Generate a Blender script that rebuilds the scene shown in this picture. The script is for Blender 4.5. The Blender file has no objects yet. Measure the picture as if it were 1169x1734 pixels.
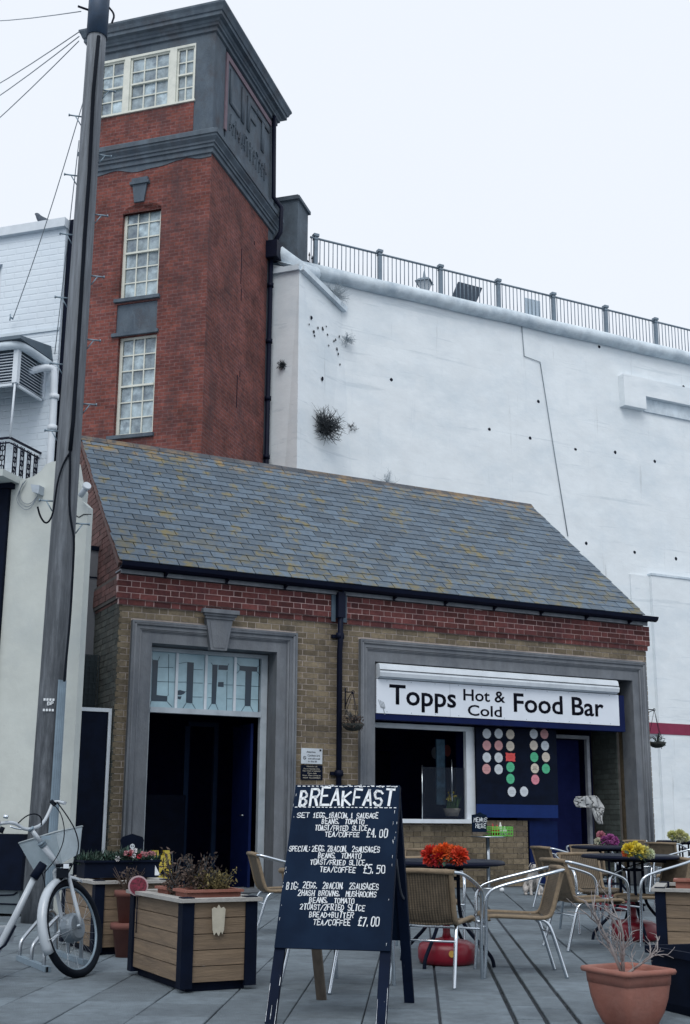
import bpy, bmesh, math, random
from mathutils import Vector, Matrix
R = math.radians
random.seed(7)
sc = bpy.context.scene
COL = sc.collection
# ------------------------------------------------------------------ camera
F_PX, PITCH, ROLL, YAW = 1989.06, 0.22287, 0.00895, 0.45946
CAM = Vector((-4.50069, -15.81171, 1.031)); PCX, PCY = 563.76, 933.46      # measured on a 1169 x 1734 picture
fwd = Vector((math.sin(YAW)*math.cos(PITCH), math.cos(YAW)*math.cos(PITCH), math.sin(PITCH)))
rt = Vector((math.cos(YAW), -math.sin(YAW), 0)); up = rt.cross(fwd)
r2 = rt*math.cos(ROLL)+up*math.sin(ROLL); u2 = -rt*math.sin(ROLL)+up*math.cos(ROLL)
cd = bpy.data.cameras.new('camera'); cam = bpy.data.objects.new('camera', cd); COL.objects.link(cam)
m = Matrix((r2, u2, -fwd)).transposed().to_4x4(); m.translation = CAM; cam.matrix_world = m
cd.sensor_fit = 'VERTICAL'; cd.sensor_height = 24; cd.lens = 24*F_PX/1734
cd.shift_x = (584.5-PCX)/1734; cd.shift_y = (PCY-867)/1734
cd.clip_start = .05; cd.clip_end = 2000
sc.camera = cam
# ------------------------------------------------------------------ light
SUN_EL, SUN_AZ = R(52), R(215)          # high soft sun through cloud, from behind the camera's left shoulder
w = bpy.data.worlds.new('World'); sc.world = w; w.use_nodes = True
nt = w.node_tree; nt.nodes.clear()
sky = nt.nodes.new('ShaderNodeTexSky'); sky.sky_type = 'NISHITA'; sky.sun_disc = False
sky.sun_elevation = SUN_EL; sky.sun_rotation = SUN_AZ; sky.dust_density = 3
mx = nt.nodes.new('ShaderNodeMixRGB'); mx.inputs[0].default_value = .93
mx.inputs[2].default_value = (9.25, 9.80, 10.65, 1)       # even cloud cover over the clear sky
bg = nt.nodes.new('ShaderNodeBackground'); bg.inputs[1].default_value = .1
wo = nt.nodes.new('ShaderNodeOutputWorld')
nt.links.new(sky.outputs[0], mx.inputs[1]); nt.links.new(mx.outputs[0], bg.inputs[0]); nt.links.new(bg.outputs[0], wo.inputs[0])
sl = bpy.data.lights.new('sun', 'SUN'); sl.energy = 1.55; sl.angle = R(35); sl.color = (1, .97, .93)
so = bpy.data.objects.new('sun', sl); COL.objects.link(so)
# sky_texture rotation is measured clockwise from +Y
sd = Vector((math.sin(SUN_AZ)*math.cos(SUN_EL), math.cos(SUN_AZ)*math.cos(SUN_EL), math.sin(SUN_EL)))
so.rotation_euler = sd.to_track_quat('Z', 'Y').to_euler()
sc.view_settings.view_transform = 'Standard'; sc.view_settings.look = 'None'
sc.view_settings.exposure = 0; sc.view_settings.gamma = 1; sc.view_settings.use_curve_mapping = False
sc.render.engine = 'CYCLES'

# ------------------------------------------------------------------ measuring helpers: a point of the picture -> a point on a known real plane
def ray(x, y): return fwd + r2*((x-PCX)/F_PX) - u2*((y-PCY)/F_PX)
def FY(x, y, Y=0.):
    d = ray(x, y); return CAM + d*((Y-CAM.y)/d.y)
def FX(x, y, X=0.):
    d = ray(x, y); return CAM + d*((X-CAM.x)/d.x)
def GZ(x, y, Z=0.):
    d = ray(x, y); return CAM + d*((Z-CAM.z)/d.z)
def FP(x, y, P0, n):
    d = ray(x, y); return CAM + d*((P0-CAM).dot(n)/d.dot(n))

# ------------------------------------------------------------------ materials
MATS = {}
def nd(t, ty, **k):
    n = t.nodes.new(ty)
    for a, b in k.items():
        if a.startswith('i_'):
            n.inputs[a[2:].replace('_', ' ')].default_value = b
        else: setattr(n, a, b)
    return n
def mat(name, c, rough=.7, metal=0, var=.12, scale=6, bump=0, bscale=60, island=0, grime=None, gscale=1.2, gamt=.5, stretch=None, trans=0, alpha=1, spec=.5, coat=0):
    if name in MATS: return MATS[name]
    M = bpy.data.materials.new(name); M.use_nodes = True; t = M.node_tree; L = t.links
    b = t.nodes['Principled BSDF']
    b.inputs['Roughness'].default_value = rough; b.inputs['Metallic'].default_value = metal
    b.inputs['Specular IOR Level'].default_value = spec
    if trans: b.inputs['Transmission Weight'].default_value = trans
    if alpha < 1: b.inputs['Alpha'].default_value = alpha
    if coat: b.inputs['Coat Weight'].default_value = coat
    g = nd(t, 'ShaderNodeNewGeometry')
    vec = g.outputs['Position']
    if stretch:
        mp = nd(t, 'ShaderNodeMapping'); mp.inputs['Scale'].default_value = stretch; L.new(vec, mp.inputs[0]); vec = mp.outputs[0]
    n = nd(t, 'ShaderNodeTexNoise', i_Scale=scale, i_Detail=5, i_Roughness=.62); L.new(vec, n.inputs['Vector'])
    cr = nd(t, 'ShaderNodeValToRGB')
    e = cr.color_ramp.elements
    e[0].position = .3; e[1].position = .7
    e[0].color = tuple(max(0, x*(1-var)) for x in c)+(1,); e[1].color = tuple(min(1, x*(1+var)) for x in c)+(1,)
    L.new(n.outputs['Fac'], cr.inputs[0]); out = cr.outputs[0]
    if island:
        oi = nd(t, 'ShaderNodeObjectInfo'); ad = nd(t, 'ShaderNodeMath', operation='ADD'); fr = nd(t, 'ShaderNodeMath', operation='FRACT')
        L.new(g.outputs['Random Per Island'], ad.inputs[0]); L.new(oi.outputs['Random'], ad.inputs[1]); L.new(ad.outputs[0], fr.inputs[0])
        mr = nd(t, 'ShaderNodeMapRange'); mr.inputs[3].default_value = 1-island; mr.inputs[4].default_value = 1+island
        L.new(fr.outputs[0], mr.inputs[0])
        hs = nd(t, 'ShaderNodeHueSaturation'); L.new(out, hs.inputs['Color']); L.new(mr.outputs[0], hs.inputs['Value']); out = hs.outputs[0]
        M['rnd'] = 1
        MATS[name+'_fr'] = (t, fr.outputs[0])
    if grime:
        n2 = nd(t, 'ShaderNodeTexNoise', i_Scale=gscale, i_Detail=7, i_Roughness=.68); L.new(vec, n2.inputs['Vector'])
        c2 = nd(t, 'ShaderNodeValToRGB'); c2.color_ramp.elements[0].position = .46; c2.color_ramp.elements[1].position = .72
        c2.color_ramp.elements[0].color = (0, 0, 0, 1); c2.color_ramp.elements[1].color = (gamt, gamt, gamt, 1)
        L.new(n2.outputs['Fac'], c2.inputs[0])
        mm = nd(t, 'ShaderNodeMixRGB'); L.new(c2.outputs[0], mm.inputs[0]); L.new(out, mm.inputs[1]); mm.inputs[2].default_value = tuple(grime)+(1,)
        out = mm.outputs[0]
    L.new(out, b.inputs['Base Color'])
    if bump:
        n3 = nd(t, 'ShaderNodeTexNoise', i_Scale=bscale, i_Detail=4); L.new(vec, n3.inputs['Vector'])
        bp = nd(t, 'ShaderNodeBump', i_Strength=bump, i_Distance=.02); L.new(n3.outputs['Fac'], bp.inputs['Height']); L.new(bp.outputs[0], b.inputs['Normal'])
    MATS[name] = M; return M
def overlay(M, col, scale, lo, hi, amt=1, mask=None, stretch=None, seed=0):
    """second colour laid over a material where a noise is high (lichen, moss, flakes, shading lines)"""
    t = M.node_tree; L = t.links; b = t.nodes['Principled BSDF']
    src = b.inputs['Base Color'].links[0].from_socket
    g = nd(t, 'ShaderNodeNewGeometry'); mp = nd(t, 'ShaderNodeMapping'); L.new(g.outputs['Position'], mp.inputs[0]); mp.inputs['Location'].default_value = (seed*7.3, seed*3.1, seed*1.7)
    if stretch: mp.inputs['Scale'].default_value = stretch
    n = nd(t, 'ShaderNodeTexNoise', i_Scale=scale, i_Detail=9, i_Roughness=.7); L.new(mp.outputs[0], n.inputs['Vector'])
    r = nd(t, 'ShaderNodeMapRange'); r.inputs[1].default_value = lo; r.inputs[2].default_value = hi; r.inputs[4].default_value = amt; L.new(n.outputs['Fac'], r.inputs[0])
    f = r.outputs[0]
    if mask:
        axis, a, c = mask; sx = nd(t, 'ShaderNodeSeparateXYZ'); L.new(g.outputs['Position'], sx.inputs[0])
        q = nd(t, 'ShaderNodeMapRange'); q.inputs[1].default_value = a; q.inputs[2].default_value = c; L.new(sx.outputs[axis], q.inputs[0])
        mu = nd(t, 'ShaderNodeMath', operation='MULTIPLY'); L.new(f, mu.inputs[0]); L.new(q.outputs[0], mu.inputs[1]); f = mu.outputs[0]
    mm = nd(t, 'ShaderNodeMixRGB'); L.new(f, mm.inputs[0]); L.new(src, mm.inputs[1]); mm.inputs[2].default_value = tuple(col)+(1,); L.new(mm.outputs[0], b.inputs['Base Color'])
def brickmat(name, c1, c2, mortar, bw=.235, rh=.082, ms=.008, bump=.6, var=.5):
    """brickwork too far off to part brick from brick; x+y of the object runs along either face"""
    M = bpy.data.materials.new(name); M.use_nodes = True; t = M.node_tree; L = t.links; b = t.nodes['Principled BSDF']; b.inputs['Roughness'].default_value = .85
    b.inputs['Specular IOR Level'].default_value = .25
    tc = nd(t, 'ShaderNodeTexCoord'); sx = nd(t, 'ShaderNodeSeparateXYZ'); L.new(tc.outputs['Object'], sx.inputs[0])
    ad = nd(t, 'ShaderNodeMath', operation='ADD'); L.new(sx.outputs[0], ad.inputs[0]); L.new(sx.outputs[1], ad.inputs[1])
    cb = nd(t, 'ShaderNodeCombineXYZ'); L.new(ad.outputs[0], cb.inputs[0]); L.new(sx.outputs[2], cb.inputs[1])
    br = nd(t, 'ShaderNodeTexBrick'); L.new(cb.outputs[0], br.inputs['Vector'])
    br.inputs['Color1'].default_value = c1+(1,); br.inputs['Color2'].default_value = c2+(1,); br.inputs['Mortar'].default_value = mortar+(1,)
    br.inputs['Scale'].default_value = 1; br.inputs['Brick Width'].default_value = bw; br.inputs['Row Height'].default_value = rh; br.inputs['Mortar Size'].default_value = ms
    n = nd(t, 'ShaderNodeTexNoise', i_Scale=1.3, i_Detail=8, i_Roughness=.7); L.new(tc.outputs['Object'], n.inputs['Vector'])
    mr = nd(t, 'ShaderNodeMapRange'); mr.inputs[1].default_value = .3; mr.inputs[2].default_value = .7; mr.inputs[3].default_value = 1-var; mr.inputs[4].default_value = 1+var; L.new(n.outputs['Fac'], mr.inputs[0])
    n2 = nd(t, 'ShaderNodeTexNoise', i_Scale=14, i_Detail=3); L.new(cb.outputs[0], n2.inputs['Vector'])
    m2 = nd(t, 'ShaderNodeMapRange'); m2.inputs[1].default_value = .3; m2.inputs[2].default_value = .7; m2.inputs[3].default_value = .8; m2.inputs[4].default_value = 1.25; L.new(n2.outputs['Fac'], m2.inputs[0])
    mu = nd(t, 'ShaderNodeMath', operation='MULTIPLY'); L.new(mr.outputs[0], mu.inputs[0]); L.new(m2.outputs[0], mu.inputs[1])
    hs = nd(t, 'ShaderNodeHueSaturation'); L.new(br.outputs['Color'], hs.inputs['Color']); L.new(mu.outputs[0], hs.inputs['Value']); L.new(hs.outputs[0], b.inputs['Base Color'])
    bp = nd(t, 'ShaderNodeBump', i_Strength=bump, i_Distance=.01, invert=True); L.new(br.outputs['Fac'], bp.inputs['Height']); L.new(bp.outputs[0], b.inputs['Normal'])
    MATS[name] = M; return M

m_slab = mat('paving_stone', (.122, .155, .182), .88, var=.2, scale=9, bump=.5, bscale=110, island=.17, grime=(.045, .060, .078), gscale=1.3, gamt=.75)
overlay(m_slab, (.035, .05, .065), 70, .60, .68, .55, seed=6)
overlay(m_slab, (.05, .065, .08), 6, .60, .70, .45, seed=8)
overlay(m_slab, (.22, .26, .30), 55, .62, .72, .5)
m_joint = mat('joint_dirt', (.022, .03, .042), .95, bump=.3)
m_redbrick = mat('red_brick', (.118, .040, .038), .9, var=.3, scale=22, bump=.4, bscale=90, island=.42, grime=(.04, .018, .03), gscale=2.5, gamt=.55, spec=.3)
m_yelbrick = mat('yellow_stock_brick', (.178, .146, .100), .88, var=.25, scale=20, bump=.5, bscale=90, island=.30, grime=(.05, .045, .042), gscale=1.6, gamt=.75, spec=.3)
m_mortar = mat('lime_mortar', (.40, .35, .32), .95, var=.2, scale=9, bump=.4, grime=(.10, .09, .09), gscale=1.7, gamt=.8)
m_mortar_pink = mat('pink_mortar', (.50, .37, .36), .95, var=.25, scale=8, bump=.3)
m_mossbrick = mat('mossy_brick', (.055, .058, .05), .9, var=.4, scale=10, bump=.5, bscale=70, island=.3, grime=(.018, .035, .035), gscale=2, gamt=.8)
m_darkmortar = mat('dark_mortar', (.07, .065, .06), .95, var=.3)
m_stone = mat('grey_limestone', (.14, .155, .175), .85, var=.16, scale=7, bump=.25, bscale=70, grime=(.055, .07, .095), gscale=2.2, gamt=.6, stretch=(1, 1, .45))
m_slate = mat('blue_slate', (.070, .104, .142), .55, var=.2, scale=14, bump=.25, bscale=50, island=.26, spec=.5)
overlay(m_slate, (.17, .14, .05), 3.2, .55, .64, .85, stretch=(1, .8, .8))
overlay(m_slate, (.20, .16, .05), 11, .61, .69, .7, seed=3)
overlay(m_slate, (.24, .16, .05), 4.5, .50, .60, .85, mask=('Z', 6.80, 7.0), seed=1)
overlay(m_slate, (.75, .8, .85), 16, .735, .76, .9, seed=5)
overlay(m_slate, (.15, .125, .045), 5, .50, .60, .8, stretch=(.8, 1, 1), mask=('Z', 5.3, 4.6), seed=12)
m_under = mat('dark_underlay', (.006, .009, .02), .9, spec=.1)
m_ridge = mat('ridge_tile', (.05, .06, .075), .7, var=.3, scale=6, bump=.3, grime=(.30, .18, .05), gscale=3, gamt=.8)
m_gutter = mat('black_ironwork', (.003, .006, .020), .55, var=.2, spec=.15)
m_board = mat('weathered_board', (.22, .24, .27), .8, var=.2, scale=8, grime=(.09, .1, .13), gscale=3)
m_white = mat('white_paint', (.62, .68, .74), .5, var=.05, scale=4, grime=(.33, .38, .42), gscale=3, gamt=.35)
m_offwhite = mat('cream_window_paint', (.60, .62, .56), .5, var=.06, scale=5, grime=(.33, .36, .34), gscale=3, gamt=.45)
m_signwhite = mat('sign_white', (.66, .72, .80), .35, var=.03, scale=2, grime=(.45, .5, .56), gscale=1.5, gamt=.3)
m_black = mat('navy_black_paint', (.0022, .0055, .0165), .7, var=.3, spec=.10)
m_ink = mat('black_lettering', (.003, .004, .010), .7, spec=.08)
m_navy = mat('navy_blue_paint', (.003, .010, .060), .6, var=.15, scale=3, grime=(.002, .005, .035), gscale=2, spec=.12)
m_bluepanel = mat('blue_panel', (.004, .020, .11), .5, var=.1, spec=.15)
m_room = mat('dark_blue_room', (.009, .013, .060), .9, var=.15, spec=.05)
m_roomlight = mat('grey_blue_room', (.02, .04, .09), .9, spec=.1)
m_glass = mat('reflection_pane', (.30, .38, .42), .25, var=.45, scale=4, island=.3, grime=(.05, .08, .12), gscale=3.0, gamt=1, spec=.8)  # reflection tones and dark blotches painted into the pane colour
m_darkglass = mat('clear_pane', (.02, .03, .05), .15, spec=.2, alpha=.2)
m_stainpale = mat('pale_blue_glass', (.32, .48, .55), .3, var=.18, scale=3, grime=(.20, .34, .42), gscale=2)
m_staindark = mat('deep_blue_glass', (.008, .03, .055), .3)
m_lead = mat('lead_came', (.03, .06, .09), .6)
m_tower = brickmat('tower_brick', (.172, .055, .044), (.105, .036, .034), (.145, .085, .082), bump=.6)
overlay(m_tower, (.05, .035, .04), .9, .50, .70, .65, stretch=(1.5, 1.5, .5), seed=4)
overlay(m_tower, (.25, .12, .10), 4, .62, .72, .45, seed=6)
m_towergrey = mat('sooty_stucco', (.082, .108, .135), .9, var=.25, scale=3, bump=.35, bscale=40, grime=(.035, .055, .085), gscale=1.2, gamt=.7, stretch=(1, 1, .5))
overlay(m_towergrey, (.055, .05, .055), 1.6, .50, .66, .6, seed=7)
overlay(m_towergrey, (.16, .20, .24), 5, .60, .72, .35, stretch=(1,1,.3), seed=9)
m_towerpink = mat('pink_terracotta', (.15, .11, .135), .85, var=.15, scale=5)
m_cliff = mat('white_masonry_paint', (.71, .765, .80), .75, var=.05, scale=1.5, bump=.35, bscale=4, grime=(.55, .63, .69), gscale=.6, gamt=.7, stretch=(1, 1, 1.6))
overlay(m_cliff, (.45, .53, .60), 1.8, .60, .76, .35, stretch=(1.8, 1.8, .22), seed=2)
overlay(m_cliff, (.36, .44, .50), .9, .60, .64, .28, stretch=(.25, 1, 5), seed=9)  # faint horizontal shading lines painted into the wall colour
overlay(m_cliff, (.30, .33, .34), 2.6, .63, .74, .5, stretch=(2.2, 2.2, .13), seed=11)
m_coping = mat('grey_white_coping', (.58, .66, .72), .85, var=.15, scale=3, bump=.4, bscale=9, grime=(.26, .34, .42), gscale=1.3, gamt=.8)
m_rail = mat('grey_railing', (.15, .20, .25), .5, metal=.2, var=.15)
m_cream = mat('cream_render', (.50, .54, .52), .85, var=.07, scale=2.5, bump=.25, bscale=8, grime=(.36, .41, .43), gscale=1.1, gamt=.55)
overlay(m_cream, (.16, .18, .19), 7, .69, .73, .6, seed=4)
m_wbrick = mat('white_painted_brick', (.66, .74, .81), .6, var=.05, scale=2, grime=(.5, .58, .66), gscale=1, gamt=.5)
m_pole = mat('weathered_timber', (.155, .175, .20), .85, var=.35, scale=5, bump=.5, bscale=25, stretch=(6, 6, .35), grime=(.04, .05, .065), gscale=.9, gamt=.8)
overlay(m_pole, (.03, .038, .048), 3, .34, .55, .9, stretch=(3, 3, .5), mask=('Z', 6.5, 1.5), seed=2)
m_galv = mat('galvanised_steel', (.20, .27, .33), .5, metal=.4, var=.15)
m_alu = mat('polished_aluminium', (.62, .68, .74), .22, metal=1, var=.05)
m_steel = mat('stainless_steel', (.42, .46, .5), .3, metal=1, var=.1)
m_cable = mat('cable_black', (.005, .008, .014), .8, spec=.1)
m_wire = mat('grey_wire', (.22, .26, .3), .6)
m_timber = mat('planter_timber', (.175, .128, .085), .75, var=.22, scale=4, stretch=(1, 1, 12), bump=.25, bscale=14, island=.18, grime=(.075, .058, .048), gscale=1.5, gamt=.55)
m_rim = mat('grey_timber_rim', (.30, .30, .29), .8, var=.15, scale=6, bump=.2)
m_terra = mat('terracotta', (.23, .085, .062), .75, var=.15, scale=6, bump=.15, bscale=40, grime=(.33, .20, .17), gscale=2.2, gamt=.4)
m_tdark = mat('old_terracotta', (.125, .045, .036), .8, var=.2)
m_soil = mat('soil', (.05, .03, .022), .95, bump=.5)
m_chalk = mat('chalkboard', (.003, .011, .030), .75, var=.35, scale=2, spec=.10, grime=(.008, .020, .042), gscale=2, gamt=.5)
overlay(m_chalk, (.35, .4, .45), 38, .725, .75, .6)
m_paint = mat('white_paint_marker', (.66, .71, .75), .6, var=.08, scale=20)
m_legwood = mat('worn_black_wood', (.003, .008, .024), .7, var=.3, scale=4, spec=.1)
overlay(m_legwood, (.42, .46, .48), 14, .66, .70, .9, stretch=(3, 3, .5))
m_legback = mat('brown_wood', (.09, .075, .06), .8, var=.3, stretch=(5, 5, .5))
m_redpl = mat('red_plastic', (.17, .006, .018), .35, var=.15, scale=4, grime=(.07, .004, .012), gscale=3)
m_yellow = mat('yellow_cap', (.48, .29, .06), .5)
m_ysign = mat('yellow_plastic', (.46, .36, .03), .45)
m_green = mat('lime_plastic', (.10, .42, .05), .4)
m_leaf = mat('dark_leaf', (.018, .045, .028), .7, var=.4, scale=20, island=.45)
m_leafy = mat('dry_leaf', (.115, .095, .035), .8, var=.4, scale=15, island=.5)
m_leafbrown = mat('brown_leaf', (.06, .042, .034), .85, var=.4, island=.5)
m_twig = mat('bare_twig', (.24, .22, .22), .85, var=.3, scale=12)
m_dtwig = mat('dark_twig', (.035, .045, .055), .9, var=.3)
m_dog = mat('white_dog_fur', (.50, .48, .46), .9, var=.25, scale=25, bump=.8, bscale=90)
m_dognose = mat('dark_fur', (.02, .018, .02), .6)
m_cloth = mat('grey_white_cloth', (.40, .42, .43), .9, var=.15, scale=8)
m_stripe = mat('crimson_band', (.20, .015, .055), .7, var=.1)
m_bikewhite = mat('silver_white_lacquer', (.38, .43, .48), .32, var=.08, coat=.3)
m_tyre = mat('tyre_rubber', (.004, .007, .013), .8, spec=.12)
m_basket = mat('clear_grey_plastic', (.36, .44, .49), .3, var=.15, scale=6, alpha=.5)
m_tag = mat('cream_tag', (.42, .40, .33), .8, var=.12, scale=15)
m_bird = mat('grey_feather', (.07, .09, .12), .8, var=.4, scale=30)
def flower_mat(n, c): return mat('petal_'+n, c, .7, var=.2, scale=30, island=.3)
def rattan():
    M = mat('woven_rattan', (.112, .088, .060), .75, var=.25, scale=18, island=0)
    t = M.node_tree; L = t.links; b = t.nodes['Principled BSDF']; src = b.inputs['Base Color'].links[0].from_socket
    tc = nd(t, 'ShaderNodeTexCoord')
    wv = nd(t, 'ShaderNodeTexWave', wave_type='BANDS', bands_direction='Y', i_Scale=17, i_Distortion=.5); L.new(tc.outputs['Object'], wv.inputs[0])
    w2 = nd(t, 'ShaderNodeTexWave', wave_type='BANDS', bands_direction='Z', i_Scale=26, i_Distortion=1.5); L.new(tc.outputs['Object'], w2.inputs[0])
    mu = nd(t, 'ShaderNodeMath', operation='MULTIPLY_ADD'); L.new(w2.outputs['Fac'], mu.inputs[0]); mu.inputs[1].default_value = .35; L.new(wv.outputs['Fac'], mu.inputs[2])
    mr = nd(t, 'ShaderNodeMapRange'); mr.inputs[2].default_value = 1.3; mr.inputs[3].default_value = .45; mr.inputs[4].default_value = 1.25; L.new(mu.outputs[0], mr.inputs[0])
    hs = nd(t, 'ShaderNodeHueSaturation'); L.new(src, hs.inputs['Color']); L.new(mr.outputs[0], hs.inputs['Value']); L.new(hs.outputs[0], b.inputs['Base Color'])
    bp = nd(t, 'ShaderNodeBump', i_Strength=.7, i_Distance=.006); L.new(mu.outputs[0], bp.inputs['Height']); L.new(bp.outputs[0], b.inputs['Normal'])
    return M
m_rattan = rattan()
m_rattube = mat('rattan_wrap', (.19, .145, .095), .7, var=.2, scale=40, bump=.3, bscale=150)
def wbrick_bump(M, strength=.5, rh=.085, bw=.25):
    t = M.node_tree; L = t.links; b = t.nodes['Principled BSDF']
    tc = nd(t, 'ShaderNodeTexCoord'); sx = nd(t, 'ShaderNodeSeparateXYZ'); L.new(tc.outputs['Object'], sx.inputs[0])
    ad = nd(t, 'ShaderNodeMath', operation='ADD'); L.new(sx.outputs[0], ad.inputs[0]); L.new(sx.outputs[1], ad.inputs[1])
    cb = nd(t, 'ShaderNodeCombineXYZ'); L.new(ad.outputs[0], cb.inputs[0]); L.new(sx.outputs[2], cb.inputs[1])
    br = nd(t, 'ShaderNodeTexBrick'); L.new(cb.outputs[0], br.inputs['Vector']); br.inputs['Scale'].default_value = 1
    br.inputs['Brick Width'].default_value = bw; br.inputs['Row Height'].default_value = rh; br.inputs['Mortar Size'].default_value = .012; br.inputs['Mortar Smooth'].default_value = .5
    bp = nd(t, 'ShaderNodeBump', i_Strength=strength, i_Distance=.012, invert=True); L.new(br.outputs['Fac'], bp.inputs['Height']); L.new(bp.outputs[0], b.inputs['Normal'])
wbrick_bump(m_wbrick)

# ------------------------------------------------------------------ mesh helpers
class MB:
    def __init__(s): s.v = []; s.f = []; s.sm = []
    def add(s, vs, fs, smooth=False):
        o = len(s.v); s.v += [Vector(v) for v in vs]; s.f += [tuple(i+o for i in f) for f in fs]; s.sm += [smooth]*len(fs); return s
    def box(s, a, b):
        x0, x1 = sorted((a[0], b[0])); y0, y1 = sorted((a[1], b[1])); z0, z1 = sorted((a[2], b[2]))
        return s.add([(x0,y0,z0),(x1,y0,z0),(x1,y1,z0),(x0,y1,z0),(x0,y0,z1),(x1,y0,z1),(x1,y1,z1),(x0,y1,z1)],
                     [(0,3,2,1),(4,5,6,7),(0,1,5,4),(1,2,6,5),(2,3,7,6),(3,0,4,7)])
    def obox(s, c, U, V, W):
        """box by centre and three half-axis vectors"""
        c = Vector(c); U, V, W = Vector(U), Vector(V), Vector(W); vs = []
        for k in (-1, 1):
            for a, b in ((-1,-1),(1,-1),(1,1),(-1,1)): vs.append(c+U*a+V*b+W*k)
        return s.add(vs, [(0,3,2,1),(4,5,6,7),(0,1,5,4),(1,2,6,5),(2,3,7,6),(3,0,4,7)])
    def bar(s, a, b, w, h, upv=(0,0,1)):
        a, b = Vector(a), Vector(b); d = b-a; n = d.normalized(); u = n.cross(Vector(upv))
        if u.length < 1e-4: u = n.cross(Vector((0,1,0)))
        u.normalize(); v = u.cross(n)
        return s.obox((a+b)/2, d/2, u*w/2, v*h/2)
    def tube(s, pts, r, n=8, cap=True, smooth=True):
        pts = [Vector(p) for p in pts]; N = len(pts); rs = r if isinstance(r, (list, tuple)) else [r]*N
        o = len(s.v); ref = None
        for i, p in enumerate(pts):
            t = (pts[min(i+1, N-1)]-pts[max(i-1, 0)]).normalized()
            if ref is None: ref = t.orthogonal().normalized()
            ref = (ref - t*ref.dot(t)); ref = ref.normalized() if ref.length > 1e-5 else t.orthogonal().normalized()
            bi = t.cross(ref)
            for k in range(n):
                a = 2*math.pi*k/n; s.v.append(p+(ref*math.cos(a)+bi*math.sin(a))*rs[i])
        for i in range(N-1):
            for k in range(n):
                s.f.append((o+i*n+k, o+i*n+(k+1) % n, o+(i+1)*n+(k+1) % n, o+(i+1)*n+k)); s.sm.append(smooth)
        if cap:
            s.f.append(tuple(o+k for k in range(n))[::-1]); s.f.append(tuple(o+(N-1)*n+k for k in range(n))); s.sm += [False, False]
        return s
    def lathe(s, prof, c=(0,0,0), n=20, sx=1, sy=1, smooth=True):
        c = Vector(c); o = len(s.v); N = len(prof)
        for r, z in prof:
            for k in range(n):
                a = 2*math.pi*k/n; s.v.append(c+Vector((r*math.cos(a)*sx, r*math.sin(a)*sy, z)))
        for i in range(N-1):
            for k in range(n): s.f.append((o+i*n+k, o+i*n+(k+1) % n, o+(i+1)*n+(k+1) % n, o+(i+1)*n+k)); s.sm.append(smooth)
        s.f.append(tuple(o+k for k in range(n))[::-1]); s.f.append(tuple(o+(N-1)*n+k for k in range(n))); s.sm += [False, False]
        return s
    def prism(s, pts, off):
        """polygon of 3D points pushed along off"""
        off = Vector(off); n = len(pts); P = [Vector(p) for p in pts]
        return s.add(P+[p+off for p in P], [tuple(range(n))[::-1], tuple(range(n, 2*n))]+[(i, (i+1) % n, n+(i+1) % n, n+i) for i in range(n)])
    def build(s, name, mt, parent=None, loc=None):
        me = bpy.data.meshes.new(name); me.from_pydata([tuple(v) for v in s.v], [], s.f)
        me.polygons.foreach_set('use_smooth', s.sm); me.materials.append(mt); me.update()
        bm = bmesh.new(); bm.from_mesh(me); bmesh.ops.recalc_face_normals(bm, faces=bm.faces); bm.to_mesh(me); bm.free()
        o = bpy.data.objects.new(name, me); COL.objects.link(o)
        if parent is not None: o.parent = parent
        if loc is not None: o.location = loc
        return o
def tag(o, label=None, cat=None, group=None, kind=None):
    if label: o['label'] = label
    if cat: o['category'] = cat
    if group: o['group'] = group
    if kind: o['kind'] = kind
    return o
def empty(name, loc=(0,0,0), rz=0, **k):
    o = bpy.data.objects.new(name, None); COL.objects.link(o); o.location = loc; o.rotation_euler = (0, 0, rz); o.empty_display_size = .1
    return tag(o, **k)
def link_mesh(name, me, parent, loc=(0,0,0), rot=(0,0,0)):
    o = bpy.data.objects.new(name, me); COL.objects.link(o); o.parent = parent; o.location = loc; o.rotation_euler = rot; return o
def copy_tree(o, parent=None):
    c = o.copy(); COL.objects.link(c); c.parent = parent
    for ch in list(o.children): copy_tree(ch, c)
    return c
def smooth_pts(pts, it=2):
    pts = [Vector(p) for p in pts]
    for _ in range(it):
        q = [pts[0]]
        for a, b in zip(pts, pts[1:]): q += [a*.75+b*.25, a*.25+b*.75]
        q.append(pts[-1]); pts = q
    return pts
def wall_cells(mb, u0, u1, z0, z1, holes, place):
    """a wall with rectangular openings as butted cells; place(ua,ub,za,zb) adds one cell"""
    us = sorted({u0, u1, *[h[0] for h in holes], *[h[1] for h in holes]}); zs = sorted({z0, z1, *[h[2] for h in holes], *[h[3] for h in holes]})
    us = [u for u in us if u0 <= u <= u1]; zs = [z for z in zs if z0 <= z <= z1]
    for za, zb in zip(zs, zs[1:]):
        run = None
        for ua, ub in zip(us, us[1:]):
            solid = not any(h[0] <= (ua+ub)/2 <= h[1] and h[2] <= (za+zb)/2 <= h[3] for h in holes)
            if solid: run = (run[0], ub) if run else (ua, ub)
            if not solid and run: place(run[0], run[1], za, zb); run = None
        if run: place(run[0], run[1], za, zb)
def ring(mb, x0, x1, y0, y1, prof):
    """moulding swept round a rectangle; prof = [(out, z)...] bottom to top"""
    o = len(mb.v); N = len(prof)
    for d, z in prof:
        for x, y in ((x0-d, y0-d), (x1+d, y0-d), (x1+d, y1+d), (x0-d, y1+d)): mb.v.append(Vector((x, y, z)))
    for i in range(N-1):
        for k in range(4): mb.f.append((o+i*4+k, o+i*4+(k+1) % 4, o+(i+1)*4+(k+1) % 4, o+(i+1)*4+k)); mb.sm.append(False)
    mb.f.append((o+3, o+2, o+1, o)); mb.f.append(tuple(o+(N-1)*4+k for k in range(4))); mb.sm += [False, False]
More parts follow.
